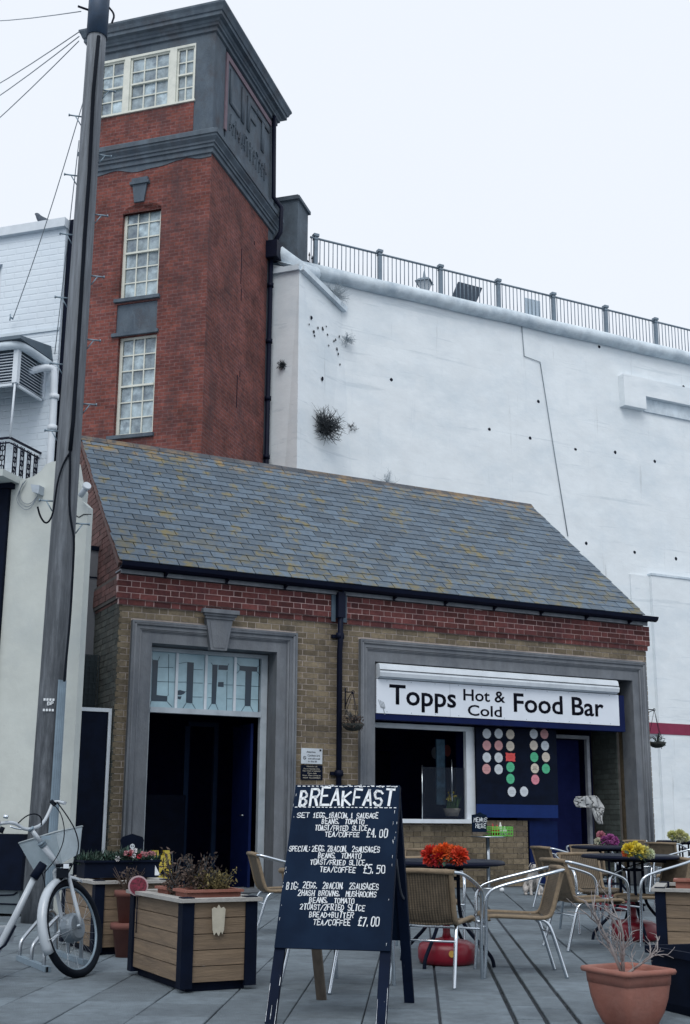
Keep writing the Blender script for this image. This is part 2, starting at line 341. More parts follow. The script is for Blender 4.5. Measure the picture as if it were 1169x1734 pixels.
def txt(body, name, mt, parent, cap_h, width, M, extrude=.002, bold=0, ref='T'):
    """block letters: cap height and total width in metres, M places the text plane (x right, y up)"""
    def mk(b):
        cu = bpy.data.curves.new('t', 'FONT'); cu.body = b; cu.size = 1; cu.offset = bold; cu.resolution_u = 3
        ob = bpy.data.objects.new('t', cu); COL.objects.link(ob); dg = bpy.context.evaluated_depsgraph_get(); dg.update()
        me = bpy.data.meshes.new_from_object(ob.evaluated_get(dg)); bpy.data.objects.remove(ob); return me
    rme = mk(ref); H = max(v.co.y for v in rme.vertices); bpy.data.meshes.remove(rme)
    me = mk(body); xs = [v.co.x for v in me.vertices]; x0, x1 = min(xs), max(xs)
    sx, sy = width/(x1-x0), cap_h/H
    bm = bmesh.new(); bm.from_mesh(me)
    for v in bm.verts: v.co = Vector(((v.co.x-x0)*sx, v.co.y*sy, 0))
    r = bmesh.ops.extrude_face_region(bm, geom=bm.faces[:]); 
    for e in r['geom']:
        if isinstance(e, bmesh.types.BMVert): e.co.z += extrude
    bmesh.ops.transform(bm, matrix=M, verts=bm.verts); bmesh.ops.recalc_face_normals(bm, faces=bm.faces)
    bm.to_mesh(me); bm.free(); me.name = name; me.materials.clear(); me.materials.append(mt)
    o = bpy.data.objects.new(name, me); COL.objects.link(o); o.parent = parent; return o
GL = {  # single-stroke capitals on a 4 x 6 grid
'A': ['00 26 40', '12 32'], 'B': ['00 06 26 35 34 23 03', '23 32 31 20 00'], 'C': ['45 36 16 05 01 10 30 41'], 'D': ['00 06 26 44 42 20 00'],
'E': ['46 06 00 40', '03 33'], 'F': ['46 06 00', '03 33'], 'G': ['45 36 16 05 01 10 30 42 22'], 'H': ['06 00', '46 40', '03 43'], 'I': ['26 20', '16 36', '10 30'],
'K': ['06 00', '46 03 40'], 'L': ['06 00 40'], 'M': ['00 06 23 46 40'], 'N': ['00 06 40 46'], 'O': ['16 05 01 10 30 41 45 36 16'], 'P': ['00 06 36 45 44 33 03'],
'R': ['00 06 36 45 44 33 03', '23 40'], 'S': ['45 36 16 05 04 13 33 42 41 30 10 01'], 'T': ['06 46', '26 20'], 'U': ['06 01 10 30 41 46'], 'W': ['06 10 23 30 46'],
'V': ['06 20 46'], 'Y': ['06 23 46', '23 20'], '0': ['16 05 01 10 30 41 45 36 16'], '1': ['14 26 20', '10 30'], '2': ['05 16 36 45 44 00 40'], '4': ['30 36 02 42'],
'5': ['46 06 04 34 43 41 30 00'], '7': ['06 46 10'], '/': ['00 46'], ',': ['11 00'], '.': ['10 11'], ':': ['11 12', '14 15'], '+': ['21 25', '03 43'],
'£': ['45 36 26 14 11 00 40', '03 33'], '-': ['03 43'], ' ': []}
def strokes(mb, text, O, U, V, W, H, th, N, rng, jit=.1):
    """hand-painted capitals in the box from O, W wide along U and H high along V; N = surface normal"""
    n = len(text); cw = W/(n-.3); ext = cw*.70
    for i, ch in enumerate(text):
        oy, hs, sh, ox = rng.uniform(-.07,.05)*H, rng.uniform(.88,1.1), rng.uniform(-.06,.16), rng.uniform(-.06,.06)*cw
        for st in GL.get(ch, []):
            pts = []
            for p in st.split():
                x, y = int(p[0])/4, int(p[1])/6
                if ch in '.,:': x *= .4
                pts.append(O+U*(i*cw+ox+x*ext+sh*y*H*.5+rng.uniform(-jit, jit)*cw*.10)+V*(y*H*hs+oy+rng.uniform(-jit, jit)*H*.10))
            for a, b in zip(pts, pts[1:]):
                d = b-a
                if d.length < 1e-6: continue
                d.normalize(); s = d.cross(N)*th/2*rng.uniform(.75,1.2); e = d*th*.35; q = N*.0012
                mb.add([a-s-e+q, a+s-e+q, b+s+e+q, b-s+e+q], [(0,1,2,3)])
def V_slope(i, n): return 0
def foliage(mb, c, r, n, size, rng, flat=1., aspect=2.2, up_b=.2, shape='ball'):
    for _ in range(n):
        while True:
            p = Vector((rng.uniform(-1,1), rng.uniform(-1,1), rng.uniform(-1,1)))
            if p.length <= 1: break
        p = Vector((p.x*r[0], p.y*r[1], p.z*r[2]))
        d = Vector((rng.gauss(0,1), rng.gauss(0,1), rng.gauss(up_b,1)*flat)).normalized(); s = d.orthogonal().normalized()
        s = (Matrix.Rotation(rng.uniform(0, 6.28), 3, d) @ s); L = size*rng.uniform(.6, 1.3); W = L/aspect/2; q = d.cross(s)*L*.12
        o = Vector(c)+p
        mb.add([o, o+d*L*.45+s*W+q, o+d*L, o+d*L*.45-s*W+q], [(0,1,2,3)])
def px(P):
    d = Vector(P)-CAM; z = d.dot(fwd); return (PCX+F_PX*d.dot(r2)/z, PCY-F_PX*d.dot(u2)/z, z)
# ================================================================== GROUND
g = MB(); g.add([(-60,-60,-.05),(90,-60,-.05),(90,9.4,-.05),(-60,9.4,-.05)], [(0,1,2,3)])
tag(g.build('ground', mat('far_paving', (.13,.165,.20), .9, var=.2, scale=3)), kind='structure')
pv = MB(); pv.add([(-9,-17,-.012),(16,-17,-.012),(16,.3,-.012),(-9,.3,-.012)], [(0,1,2,3)])
pave = tag(pv.build('pavement', m_joint), kind='structure')
HN = R(59.55); nv = Vector((math.sin(HN), -math.cos(HN), 0)); mv = Vector((math.cos(HN), math.sin(HN), 0))
edges = [4.640-.4*k for k in range(26)][::-1]+[4.803, 4.971]+[4.971+.4*k for k in range(1, 26)]
rg = random.Random(3); slabs = []
for a, b in zip(edges, edges[1:]):
    st = rg.uniform(0, .45); L = .45
    for j in range(-40, 40):
        m0 = -8.81+st+L*j
        c = nv*(a+b)/2+mv*(m0+L/2)
        if not (-8.6 < c.x < 15.5 and -16.6 < c.y < -.15): continue
        x, y, z = px(c)
        if z < 1: continue
        vis = -60 < x < 1230 and y < 1800
        slabs.append((0 if vis else 1, z, a, b, m0, L))
slabs.sort(key=lambda q: (q[0], q[1])); meshes = {}; rest = MB()
def slabbox(w_, l_):
    t = .004; mb = MB(); a, b = w_/2, l_/2
    vs = [(-a,-b,-.04),(a,-b,-.04),(a,b,-.04),(-a,b,-.04),(-a,-b,-t),(a,-b,-t),(a,b,-t),(-a,b,-t),(-a+t,-b+t,0),(a-t,-b+t,0),(a-t,b-t,0),(-a+t,b-t,0)]
    mb.add(vs, [(0,1,5,4),(1,2,6,5),(2,3,7,6),(3,0,4,7),(4,5,9,8),(5,6,10,9),(6,7,11,10),(7,4,8,11),(8,9,10,11)]); return mb
for i, (vis, z, a, b, m0, L) in enumerate(slabs):
    gap = .007 if b-a > .3 else .007
    # the two drain joints beside the narrow column stand wider open
    wl = (b-a)-gap-(.018 if b-a < .3 or abs(a-4.971) < .01 or abs(b-4.640) < .01 else 0)
    c = nv*(a+b)/2+mv*(m0+L/2); c.z = rg.uniform(-.0025, .0025)
    if i < 300:
        k = round(wl, 3)
        if k not in meshes:
            o = slabbox(wl, L-.010).build('paving_slab', m_slab, pave); meshes[k] = o.data
            o.location = c; o.rotation_euler = (0, 0, HN-R(90))
        else: link_mesh('paving_slab', meshes[k], pave, c, (rg.uniform(-.002,.002), rg.uniform(-.002,.002), HN-R(90)))
    else:
        q = slabbox(wl, L-.009); rest.add([c+nv*v.x+mv*v.y+Vector((0,0,v.z)) for v in q.v], q.f)
tag(rest.build('paving_slab', m_slab, pave), kind='stuff')
# thin weed line growing in the open drain joints
wd = MB()
for e in (4.640, 4.803, 4.971):
    for k in range(700):
        mpos = rg.uniform(-10.5, -4.5); c = nv*(e+rg.uniform(-.008, .008))+mv*mpos; c.z = -.008
        d = Vector((rg.gauss(0,.4), rg.gauss(0,.4), 1)).normalized()*rg.uniform(.008,.018); s = d.orthogonal().normalized()*.004
        wd.add([c-s, c+s, c+d], [(0,1,2)])
tag(wd.build('moss', mat('joint_moss', (.015,.024,.022), .95, island=.4)), 'dark moss growing in the three open drain joints of the paving', 'moss', kind='stuff')

# ================================================================== CAFE BUILDING
W = 9.434; REDZ = 3.904; TOPZ = 4.335
CO = .0859; PITCH_B = .385
cafe = empty('brick_kiosk', (0,0,0), label='low brick lift entrance and food bar with a lichen spotted slate roof', cat='building')
def cpart(mb, name, mt, **k): return tag(mb.build(name, mt, cafe), **k)
LI = (.496, 2.414, -.1, 3.40)      # lift doorway clear opening
SH = (4.053, 8.957, -.1, 3.372)    # shop opening clear
# core walls, faced with separate bricks
mb = MB(); wall_cells(mb, .012, W-.012, -.05, REDZ+.02, [(.3,2.6,-.1,3.55), (3.9,9.2,-.1,3.55)], lambda a, b, c, d: mb.box((a, .0055, c), (b, .29, d))); mb.box((.012,.011,REDZ+.021),(W-.012,.29,TOPZ))
cpart(mb, 'wall', m_mortar)
mb = MB(); mb.box((.012,.34,-.05),(.32,2.8,TOPZ)); mb.prism([(.012,.0,TOPZ+.002),(.012,5.7,TOPZ+.002),(.012,2.85,6.98)], (.3,0,0)); mb.box((.012,2.82,-.05),(.32,5.7,TOPZ))
cpart(mb, 'side_wall', m_darkmortar)
mb = MB(); mb.box((W-.32,.34,-.05),(W-.012,5.7,TOPZ)); mb.prism([(W-.3,.0,TOPZ+.002),(W-.3,5.7,TOPZ+.002),(W-.3,2.85,6.98)], (.28,0,0)); mb.box((.34,5.4,-.05),(W-.34,5.7,TOPZ))
cpart(mb, 'rear_wall', m_yelbrick)
# bricks of the front
rb = random.Random(5); bricks = []
SUR_L = (.187, 2.722, -.1, 3.70); SUR_S = (3.78, 9.352, -.1, 3.70)
def row_bricks(z, row, x0, x1, holes, y, mt):
    off = -(PITCH_B/2)*(row % 2)-.05
    x = x0+off-PITCH_B; k = 0
    while x < x1:
        for L in (.257, .128):
            a, b = max(x, x0), min(x+L, x1)
            segs = [(a, b)]
            for h in holes:
                if h[2] <= z+CO/2 <= h[3]:
                    ns = []
                    for s, e in segs:
                        if e <= h[0] or s >= h[1]: ns.append((s, e))
                        else:
                            if s < h[0]: ns.append((s, h[0]))
                            if e > h[1]: ns.append((h[1], e))
                    segs = ns
            for s, e in segs:
                if e-s > .03: bricks.append((s+.006, e-.006, z+.0055, z+CO-.0055, y+rb.uniform(-.003, .003), mt, L))
            x += L
r = 0; z = REDZ-CO
while z > -.05:
    row_bricks(z, r, 0, W, [SUR_L, SUR_S], 0, 'y'); z -= CO; r += 1
for k in range(5): row_bricks(REDZ+CO*k, k+1, -.03 if k == 0 else -.055, W+.02 if k == 0 else W+.055, [], -.028 if k == 0 else -.055, 'r')
def score(b):
    x, y, zz = px(((b[0]+b[1])/2, 0, (b[2]+b[3])/2)); hid = y > 1420 or (x > 480 and x < 690 and y > 1325)
    return -((b[1]-b[0])/zz/zz)*(0 if hid else 1)
bricks.sort(key=score); bmesh_c = {}; rest = {'y': MB(), 'r': MB()}
for i, (a, b, c, d, y, mt, L) in enumerate(bricks):
    M_ = m_yelbrick if mt == 'y' else m_redbrick
    if i < 300:
        k = (round(b-a, 3), mt)
        if k not in bmesh_c:
            q = MB().box((-(b-a)/2, 0, -(d-c)/2), ((b-a)/2, .06, (d-c)/2)); o = q.build('brick', M_, cafe); bmesh_c[k] = o.data; o.location = ((a+b)/2, y, (c+d)/2)
        else: link_mesh('brick', bmesh_c[k], cafe, ((a+b)/2, y, (c+d)/2))
    else: rest[mt].box((a, y, c), (b, y+.06, d))
tag(rest['y'].build('brick', m_yelbrick, cafe), kind='stuff'); tag(rest['r'].build('brick', m_redbrick, cafe), kind='stuff')
# mortar bed of the projecting red band
mb = MB(); mb.box((-.048,-.049,REDZ+CO+.002),(W+.048,.010,TOPZ-.004)); mb.box((-.02,-.022,REDZ+.004),(W+.01,.010,REDZ+CO)); cpart(mb, 'mortar_bed', m_mortar_pink); mb = MB()
mb.box((-.03,.0101,REDZ+CO+.002),(.010,3,TOPZ-.004)); mb.box((W-.01,.0101,REDZ+CO+.002),(W+.045,3,TOPZ-.004))
cpart(mb, 'mortar_bed', m_darkmortar)
# bricks of the visible left side wall
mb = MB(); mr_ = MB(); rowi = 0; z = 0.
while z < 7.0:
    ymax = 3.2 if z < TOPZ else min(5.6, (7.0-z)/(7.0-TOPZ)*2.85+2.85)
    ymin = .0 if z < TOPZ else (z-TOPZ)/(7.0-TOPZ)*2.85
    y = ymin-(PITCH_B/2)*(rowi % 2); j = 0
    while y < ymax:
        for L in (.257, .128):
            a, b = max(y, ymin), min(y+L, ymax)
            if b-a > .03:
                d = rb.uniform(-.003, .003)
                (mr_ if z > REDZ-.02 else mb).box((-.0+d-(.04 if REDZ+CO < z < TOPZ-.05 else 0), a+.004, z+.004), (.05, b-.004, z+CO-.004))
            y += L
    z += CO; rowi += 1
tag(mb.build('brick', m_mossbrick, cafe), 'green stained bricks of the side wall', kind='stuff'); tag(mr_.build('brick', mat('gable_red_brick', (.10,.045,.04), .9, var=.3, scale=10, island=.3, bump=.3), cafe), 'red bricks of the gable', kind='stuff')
# quoin strip of little mossy bricks on the corner is part of the front rows above; soffit board, gutter
mb = MB(); mb.box((-.02,-.10,TOPZ+.003),(W-.02,-.075,TOPZ+.125)); cpart(mb, 'fascia_board', m_board)
mb = MB(); mb.box((-.02,-.0745,TOPZ+.05),(W-.02,.2,TOPZ+.07)); cpart(mb, 'soffit_board', m_board)
ES, EN = Vector((-.087,-.2,4.488)), Vector((9.285,-.2,4.486)); RS, RN = Vector((.01,2.85,7.185)), Vector((9.12,2.85,7.165))
gp = [(.0,.0),(.02,-.055),(.075,-.085),(.13,-.055),(.15,.0),(.135,.0),(.115,-.045),(.075,-.07),(.035,-.045),(.015,0)]
mb = MB(); mb.prism([(-.06, -.29+a, 4.475+b) for a, b in gp], (W+.13,0,0)); cpart(mb, 'gutter', m_gutter)
mb = MB(); mb.box((-.05,-.145,4.395),(W-.05,-.101,4.47)); cpart(mb, 'gutter_board', m_gutter)
for i in range(10):
    x = FY(186+.1, 960).x*0+.62+i*.93
    mb = MB(); mb.bar((x,-.10,4.36),(x,-.22,4.40),.035,.03); mb.box((x-.02,-.118,4.33),(x+.02,-.1012,4.40)); cpart(mb, 'gutter_bracket', m_gutter)
# roof
mb = MB(); dn = Vector((0,0,-.03))
mb.add([ES+dn, EN+dn, RN+dn, RS+dn, (RS.x, 5.9, 4.46), (RN.x, 5.9, 4.46)], [(0,1,2,3),(3,2,5,4)]); cpart(mb, 'roof_deck', m_under)
def roofpt(u, v, off=0):
    a = ES.lerp(RS, v); b = EN.lerp(RN, v); n = (EN-ES).cross(RS-ES).normalized(); return a.lerp(b, u)+n*off
upv = (RS-ES).normalized(); upl = Vector((0, RS.y-ES.y, RS.z-ES.z)); SL = upl.length; upn = upl.normalized(); nrm = Vector((1,0,0)).cross(upn)
NR = 22; SW = .2925; gauge = (SL-.1)/NR; sl_list = []
for r in range(NR):
    v0 = r*gauge/SL; xl = roofpt(0, v0).x; xr = roofpt(1, v0).x
    x = xl-(SW/2 if r % 2 else 0)+rb.uniform(-.01,.01)
    while x < xr-.02:
        a, b = max(x, xl+rb.uniform(-.012,.008)), min(x+SW, xr+rb.uniform(-.008,.012))
        if b-a > .05:
            c = roofpt(0, v0); c = Vector(((a+b)/2, c.y, c.z))
            sl_list.append(((c-CAM).length, c, b-a-.009, r))
        x += SW
sl_list.sort(key=lambda q: q[0]); scache = {}; rest = MB()
mrot = Matrix((Vector((1,0,0)), upn, nrm)).transposed()
def slate(wd_, ln): 
    h = .012; return MB().add([(-wd_/2,0,.012),(wd_/2,0,.012),(wd_/2,ln,0),(-wd_/2,ln,0),(-wd_/2,0,.012+h),(wd_/2,0,.012+h),(wd_/2,ln,h),(-wd_/2,ln,h)],
        [(0,3,2,1),(4,5,6,7),(0,1,5,4),(1,2,6,5),(2,3,7,6),(3,0,4,7)])
for i, (dd, c, wd_, r) in enumerate(sl_list):
    ln = gauge+.055; tilt = rb.uniform(-.006,.006); dz = rb.uniform(0,.004); sh = rb.uniform(-.006, .004)
    Mr = mrot @ Matrix.Rotation(tilt, 3, 'Z'); p = c+nrm*dz+upn*sh
    if i < 300:
        k = round(wd_, 2)
        if k not in scache: o = slate(k, ln).build('slate', m_slate, cafe); scache[k] = o.data
        else: o = link_mesh('slate', scache[k], cafe)
        o.matrix_local = Matrix.Translation(p) @ Mr.to_4x4()
    else:
        q = slate(wd_, ln); rest.add([p+Mr @ v for v in q.v], q.f)
tag(rest.build('slate', m_slate, cafe), kind='stuff')
x = RS.x-.03
while x < RN.x:
    L = min(.46, RN.x+.03-x); mb = MB(); zz = RS.z+(RN.z-RS.z)*(x-RS.x)/(RN.x-RS.x)
    mb.prism([(x+.004, 2.85-.13, zz-.075), (x+.004, 2.85-.03, zz+.03), (x+.004, 2.85+.03, zz+.03), (x+.004, 2.85+.13, zz-.075), (x+.004, 2.85+.11, zz-.09), (x+.004, 2.85, zz+.0), (x+.004, 2.85-.11, zz-.09)], (L-.008, 0, 0))
    cpart(mb, 'ridge_tile', m_ridge); x += L
mb = MB()
mb.bar(ES+Vector((.02,.02,-.05)), RS+Vector((.02,0,-.05)), .05, .07); cpart(mb, 'verge_strip', mat('verge_paint', (.10,.055,.05), .85, var=.3))
mb = MB(); mb.bar(EN+Vector((-.02,.02,-.05)), RN+Vector((-.02,0,-.05)), .05, .05); cpart(mb, 'verge_strip', m_ridge)
# downpipe
dp = 3.405
mb = MB(); mb.box((dp-.13,-.075,REDZ+.02),(dp-.062,-.058,TOPZ)); mb.box((dp+.062,-.075,REDZ+.02),(dp+.13,-.058,TOPZ)); cpart(mb, 'painted_patch', mat('blue_grey_patch', (.07,.11,.15), .8, var=.2))
mb = MB(); mb.box((dp-.06,-.17,3.98),(dp+.06,-.058,4.37)); cpart(mb, 'rainwater_head', m_gutter)
mb = MB(); mb.tube([(dp,-.12,4.2),(dp,-.12,3.6),(dp,-.10,3.5),(dp,-.10,.02)], .042, 10)
for zz in (3.66, 1.62): mb.tube([(dp,-.10,zz),(dp,-.10,zz+.09)], .062, 10); mb.box((dp-.10,-.055,zz+.02),(dp+.10,-.004,zz+.07))
cpart(mb, 'downpipe', m_gutter)
# moulded stone surrounds: jambs and lintel in stepped profile
def surround(o, i):
    (ox0, ox1, _, oz), (ix0, ix1, _, iz) = o, i; t = ix0-ox0
    bands = [(0, .10, -.075), (.10, .38, -.055), (.38, .50, -.035), (.50, 1, -.022)]   # outer to inner: share of width, projection
    for side in (0, 1):
        mb = MB()
        for a, b, y in bands:
            xa, xb = (ox0+t*a, ox0+t*b) if side == 0 else (ox1-t*a, ox1-t*b); ztop = oz-t*a*.0-(oz-iz)*a
            mb.box((xa, y, -.02), (xb, .30, oz-(oz-iz)*b))
        cpart(mb, 'stone_jamb', m_stone)
    mb = MB()
    for a, b, y in bands:
        mb.box((ox0+t*a, y, oz-(oz-iz)*b+.0), (ox1-t*a, .30, oz-(oz-iz)*a))
    # cyma rolls
    cpart(mb, 'stone_lintel', m_stone)
    for f, y, rr in ((.16, -.055, .022), (.42, -.035, .014)):
        mb = MB(); xa, xb, zz = ox0+t*f, ox1-t*f, oz-(oz-iz)*f
        mb.tube([(xa, y, 0), (xa, y, zz)], rr, 8); mb.tube([(xb, y, 0), (xb, y, zz)], rr, 8); mb.tube([(xa, y, zz), (xb, y, zz)], rr, 8)
        cpart(mb, 'stone_roll', m_stone)
surround(SUR_L, LI); surround(SUR_S, SH)
# keystone
mb = MB(); mb.prism([(1.34,-.11,3.352),(1.585,-.11,3.352),(1.665,-.11,3.80),(1.26,-.11,3.80)], (0,.105,0)); mb.prism([(1.375,-.118,3.385),(1.55,-.118,3.385),(1.61,-.118,3.76),(1.315,-.118,3.76)], (0,.007,0))
cpart(mb, 'keystone', m_stone)
mb = MB()
for k, (dx, dy, za, zb) in enumerate(((.02,.13,3.80,3.84),(.045,.155,3.84,3.875),(.075,.185,3.875,3.935))): mb.box((1.26-dx,-dy,za),(1.665+dx,-.085,zb))
cpart(mb, 'keystone_cap', m_stone)
# ---- lift doorway: deep reveal, white frame, stained glass fanlight, dark hall
Y0 = .34
mb = MB(); mb.box((LI[0]-.02,.301,-.02),(.585,.62,3.42)); mb.box((2.40,.301,-.02),(2.46,.62,3.42)); mb.box((.586,.301,3.385),(2.399,.62,3.42)); cpart(mb, 'reveal', m_stone)
fr = MB(); xL, xR = .555, 2.37; TR0, TR1 = 2.46, 2.535; GT = 3.33
fr.box((xL-.06,.28,-.02),(xL+.045,.36,3.384)); fr.box((xR-.075,.28,-.02),(xR+.025,.36,3.384)); fr.box((xL+.0455,.28,GT),(xR-.0755,.36,3.384)); fr.box((xL+.0455,.26,TR0),(xR-.0755,.37,TR1))
cpart(fr, 'door_frame', mat('pale_frame_paint', (.40,.46,.51), .6, var=.1, scale=5, grime=(.2,.25,.3), gscale=3))
cols = [(243, 297), (300, 346), (350, 396), (400, 447)]
def gpx(zx, zy, Y): return FY(240+zx/5.314, 1090+zy/5.314, Y)
gx = [xL+.0455, .98, 1.41, 1.845, xR-.0755]
gx = [xL+.0455, gpx(310,350,.34).x, gpx(573,350,.34).x, gpx(835,350,.34).x, xR-.0755]
for a, b in zip(gx, gx[1:]):
    mb = MB(); mb.box((a+.02,.335,TR1),(b-.02,.345,GT)); cpart(mb, 'glass_pane', m_stainpale)
for a in gx[1:-1]:
    mb = MB(); mb.box((a-.0195,.31,TR1),(a+.0195,.36,GT)); cpart(mb, 'glazing_bar', m_white)
def lead(pts, w=.006):
    mb = MB()
    for a, b in zip(pts, pts[1:]):
        A, B = gpx(*a, .333), gpx(*b, .333); d = (B-A); 
        if d.length < .001: continue
        mb.bar(A, B, w, .006, (0,1,0))
    return mb
letters = [[[(98,145),(150,150),(135,462),(232,472),(230,520),(85,515)]], [[(412,165),(470,170),(457,537),(400,530)]],
           [[(638,188),(685,190),(668,542),(628,542)],[(692,192),(778,196),(775,238),(692,234)],[(690,345),(738,345),(738,390),(686,386)]],
           [[(882,198),(1042,210),(1040,252),(992,250),(980,562),(928,560),(936,248),(882,240)]],
           [[(316,425),(345,416),(398,432),(380,452),(355,462),(318,462)], [(325,474),(360,474),(350,500),(325,495)]]]
for grp in letters:
    mb = MB()
    for poly in grp: mb.prism([gpx(x, y, .3335) for x, y in poly], (0,-.003,0))
    cpart(mb, 'stained_letter', m_staindark)
mb = MB()
for pts in [[(98,145),(85,110)],[(150,150),(165,115)],[(245,95),(240,460)],[(150,212),(285,215)],[(142,340),(300,345)],[(232,470),(245,460)],[(230,520),(275,570)],[(85,515),(72,570)],
            [(470,232),(550,235)],[(462,352),(550,355)],[(315,345),(408,345)],[(458,478),(548,480)],[(400,535),(372,580)],[(457,540),(485,585)],[(330,180),(412,165)],
            [(638,188),(625,170)],[(778,198),(785,180)],[(600,360),(630,360)],[(600,485),(628,485)],[(740,370),(820,372)],[(765,495),(815,495)],[(628,542),(598,590)],[(668,542),(690,600)],[(770,250),(765,600)],
            [(882,198),(858,175)],[(1042,210),(1075,185)],[(882,240),(855,268)],[(1040,252),(1072,290)],[(850,375),(930,380)],[(985,382),(1068,385)],[(848,495),(928,500)],[(982,502),(1062,505)],[(928,560),(898,608)],[(980,562),(1005,612)],
            [(400,432),(408,425)]]:
    q = lead(pts); mb.add(q.v, q.f)
cpart(mb, 'lead_came', m_lead)
# lift hall inside
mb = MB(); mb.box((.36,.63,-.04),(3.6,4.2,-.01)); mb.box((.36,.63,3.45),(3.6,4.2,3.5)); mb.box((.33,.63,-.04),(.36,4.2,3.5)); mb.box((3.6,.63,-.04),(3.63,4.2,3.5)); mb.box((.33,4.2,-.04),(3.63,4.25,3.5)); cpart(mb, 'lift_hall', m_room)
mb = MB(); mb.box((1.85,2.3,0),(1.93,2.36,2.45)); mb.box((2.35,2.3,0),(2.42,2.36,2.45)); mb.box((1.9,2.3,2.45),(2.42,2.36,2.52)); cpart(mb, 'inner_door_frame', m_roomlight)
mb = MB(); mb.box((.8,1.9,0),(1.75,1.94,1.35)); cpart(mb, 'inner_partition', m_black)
dl = empty('door_leaf', (0,0,0)); dl.parent = cafe
mb = MB(); mb.obox((2.26,.85,1.2),(.02,0,0),(.03,.42,0),(0,0,1.18)); mb.build('door_panel', m_navy, dl)
mb = MB(); mb.tube([(2.20,.6,1.05),(2.17,.62,1.05),(2.17,.68,1.05)], .012, 6); mb.build('handle', m_steel, dl)
mb = MB(); mb.box((.36,.1,-.01),(2.5,.63,.035)); cpart(mb, 'door_step', m_stone)
# ---- food bar opening
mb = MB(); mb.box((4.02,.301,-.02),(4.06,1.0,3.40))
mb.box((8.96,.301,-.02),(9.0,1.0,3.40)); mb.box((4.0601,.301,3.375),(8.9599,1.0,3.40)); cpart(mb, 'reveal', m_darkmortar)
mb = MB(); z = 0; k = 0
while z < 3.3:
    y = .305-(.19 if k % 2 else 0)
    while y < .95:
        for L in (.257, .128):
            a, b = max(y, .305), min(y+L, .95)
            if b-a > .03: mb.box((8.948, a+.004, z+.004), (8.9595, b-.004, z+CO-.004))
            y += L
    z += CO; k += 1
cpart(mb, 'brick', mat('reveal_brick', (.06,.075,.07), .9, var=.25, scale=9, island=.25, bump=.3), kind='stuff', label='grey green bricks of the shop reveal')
# low brick wall under the serving hatch, each brick its own box
BX = 7.055; mb = MB(); mb.box((4.07,.33,-.02),(BX-.012,.50,.955)); cpart(mb, 'hatch_wall', m_mortar)
mb = MB(); z = -.02; k = 0
while z < .94:
    x = 4.07-(.19 if k % 2 else 0)
    while x < BX:
        for L in (.257, .128):
            a, b = max(x, 4.07), min(x+L, BX)
            if b-a > .03: mb.box((a+.004, .315+rb.uniform(-.002,.002), z+.004), (b-.004, .36, z+CO-.004))
            x += L
    z += CO; k += 1
cpart(mb, 'brick', m_yelbrick, kind='stuff', label='yellow bricks under the serving hatch')
mb = MB(); mb.box((4.07,.20,.958),(5.98,.52,1.02)); cpart(mb, 'hatch_sill', m_white)
hw = MB(); hw.box((4.07,.32,2.40),(6.06,.40,2.475)); hw.box((5.90,.32,1.021),(6.06,.40,2.399)); hw.box((4.07,.32,1.021),(4.12,.40,2.399)); cpart(hw, 'hatch_frame', m_white)
mb = MB(); mb.box((5.10,.36,1.021),(5.115,.375,1.82)); mb.box((5.115,.367,1.021),(5.90,.37,1.82)); cpart(mb, 'sliding_pane', m_darkglass)
mb = MB(); mb.tube([(5.10,.36,1.02),(5.10,.36,1.85)], .008, 6); mb.tube([(5.66,.38,1.3),(5.66,.38,1.95)], .012, 6); cpart(mb, 'pane_post', m_alu)
# dark kitchen behind
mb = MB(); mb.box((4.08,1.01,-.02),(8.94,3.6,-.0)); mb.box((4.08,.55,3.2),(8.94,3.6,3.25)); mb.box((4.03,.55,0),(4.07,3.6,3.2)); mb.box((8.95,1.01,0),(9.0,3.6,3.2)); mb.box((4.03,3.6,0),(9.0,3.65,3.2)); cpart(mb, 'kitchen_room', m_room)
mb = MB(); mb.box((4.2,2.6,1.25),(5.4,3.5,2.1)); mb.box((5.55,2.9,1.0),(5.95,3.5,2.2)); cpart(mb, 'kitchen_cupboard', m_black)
mb = MB(); mb.box((5.70,.9,1.25),(5.86,.93,2.3)); cpart(mb, 'kitchen_poster', mat('pale_poster', (.05,.11,.17), .6, var=.5, scale=8))
for x_, y_, c_ in ((737,1275,(.10,.12,.15)),(758,1271,(.20,.05,.05))):
    P_ = FY(x_, y_, 1.4); cpart(MB().prism([P_+Vector((math.cos(k*.5236)*.07,0,math.sin(k*.5236)*.10)) for k in range(12)], (0,.01,0)), 'hanging_tag', mat('tag_%d' % x_, c_, .7))
for z_ in (1.35, 1.75):
    cpart(MB().box((4.1,3.3,z_),(5.5,3.58,z_+.03)), 'kitchen_shelf', m_roomlight)
mb = MB(); mb.box((6.07,.42,-.02),(6.11,.9,2.47)); cpart(mb, 'partition', m_navy)
# blue door beside the menu board
mb = MB(); mb.box((7.06,.62,-.01),(7.72,.67,2.40)); cpart(mb, 'blue_door', m_navy)
mb = MB(); mb.box((7.10,.33,.0),(7.66,.36,1.0)); cpart(mb, 'blue_gate', mat('mid_blue_paint', (.003,.011,.06), .6, var=.2, spec=.1))
mb = MB(); mb.box((8.50,.55,0),(8.56,.62,2.44)); mb.box((7.65,.55,2.38),(8.4999,.62,2.44)); cpart(mb, 'door_frame', m_board)
mb = MB(); mb.box((7.73,.85,0),(8.56,.9,2.38)); cpart(mb, 'back_door', m_room)
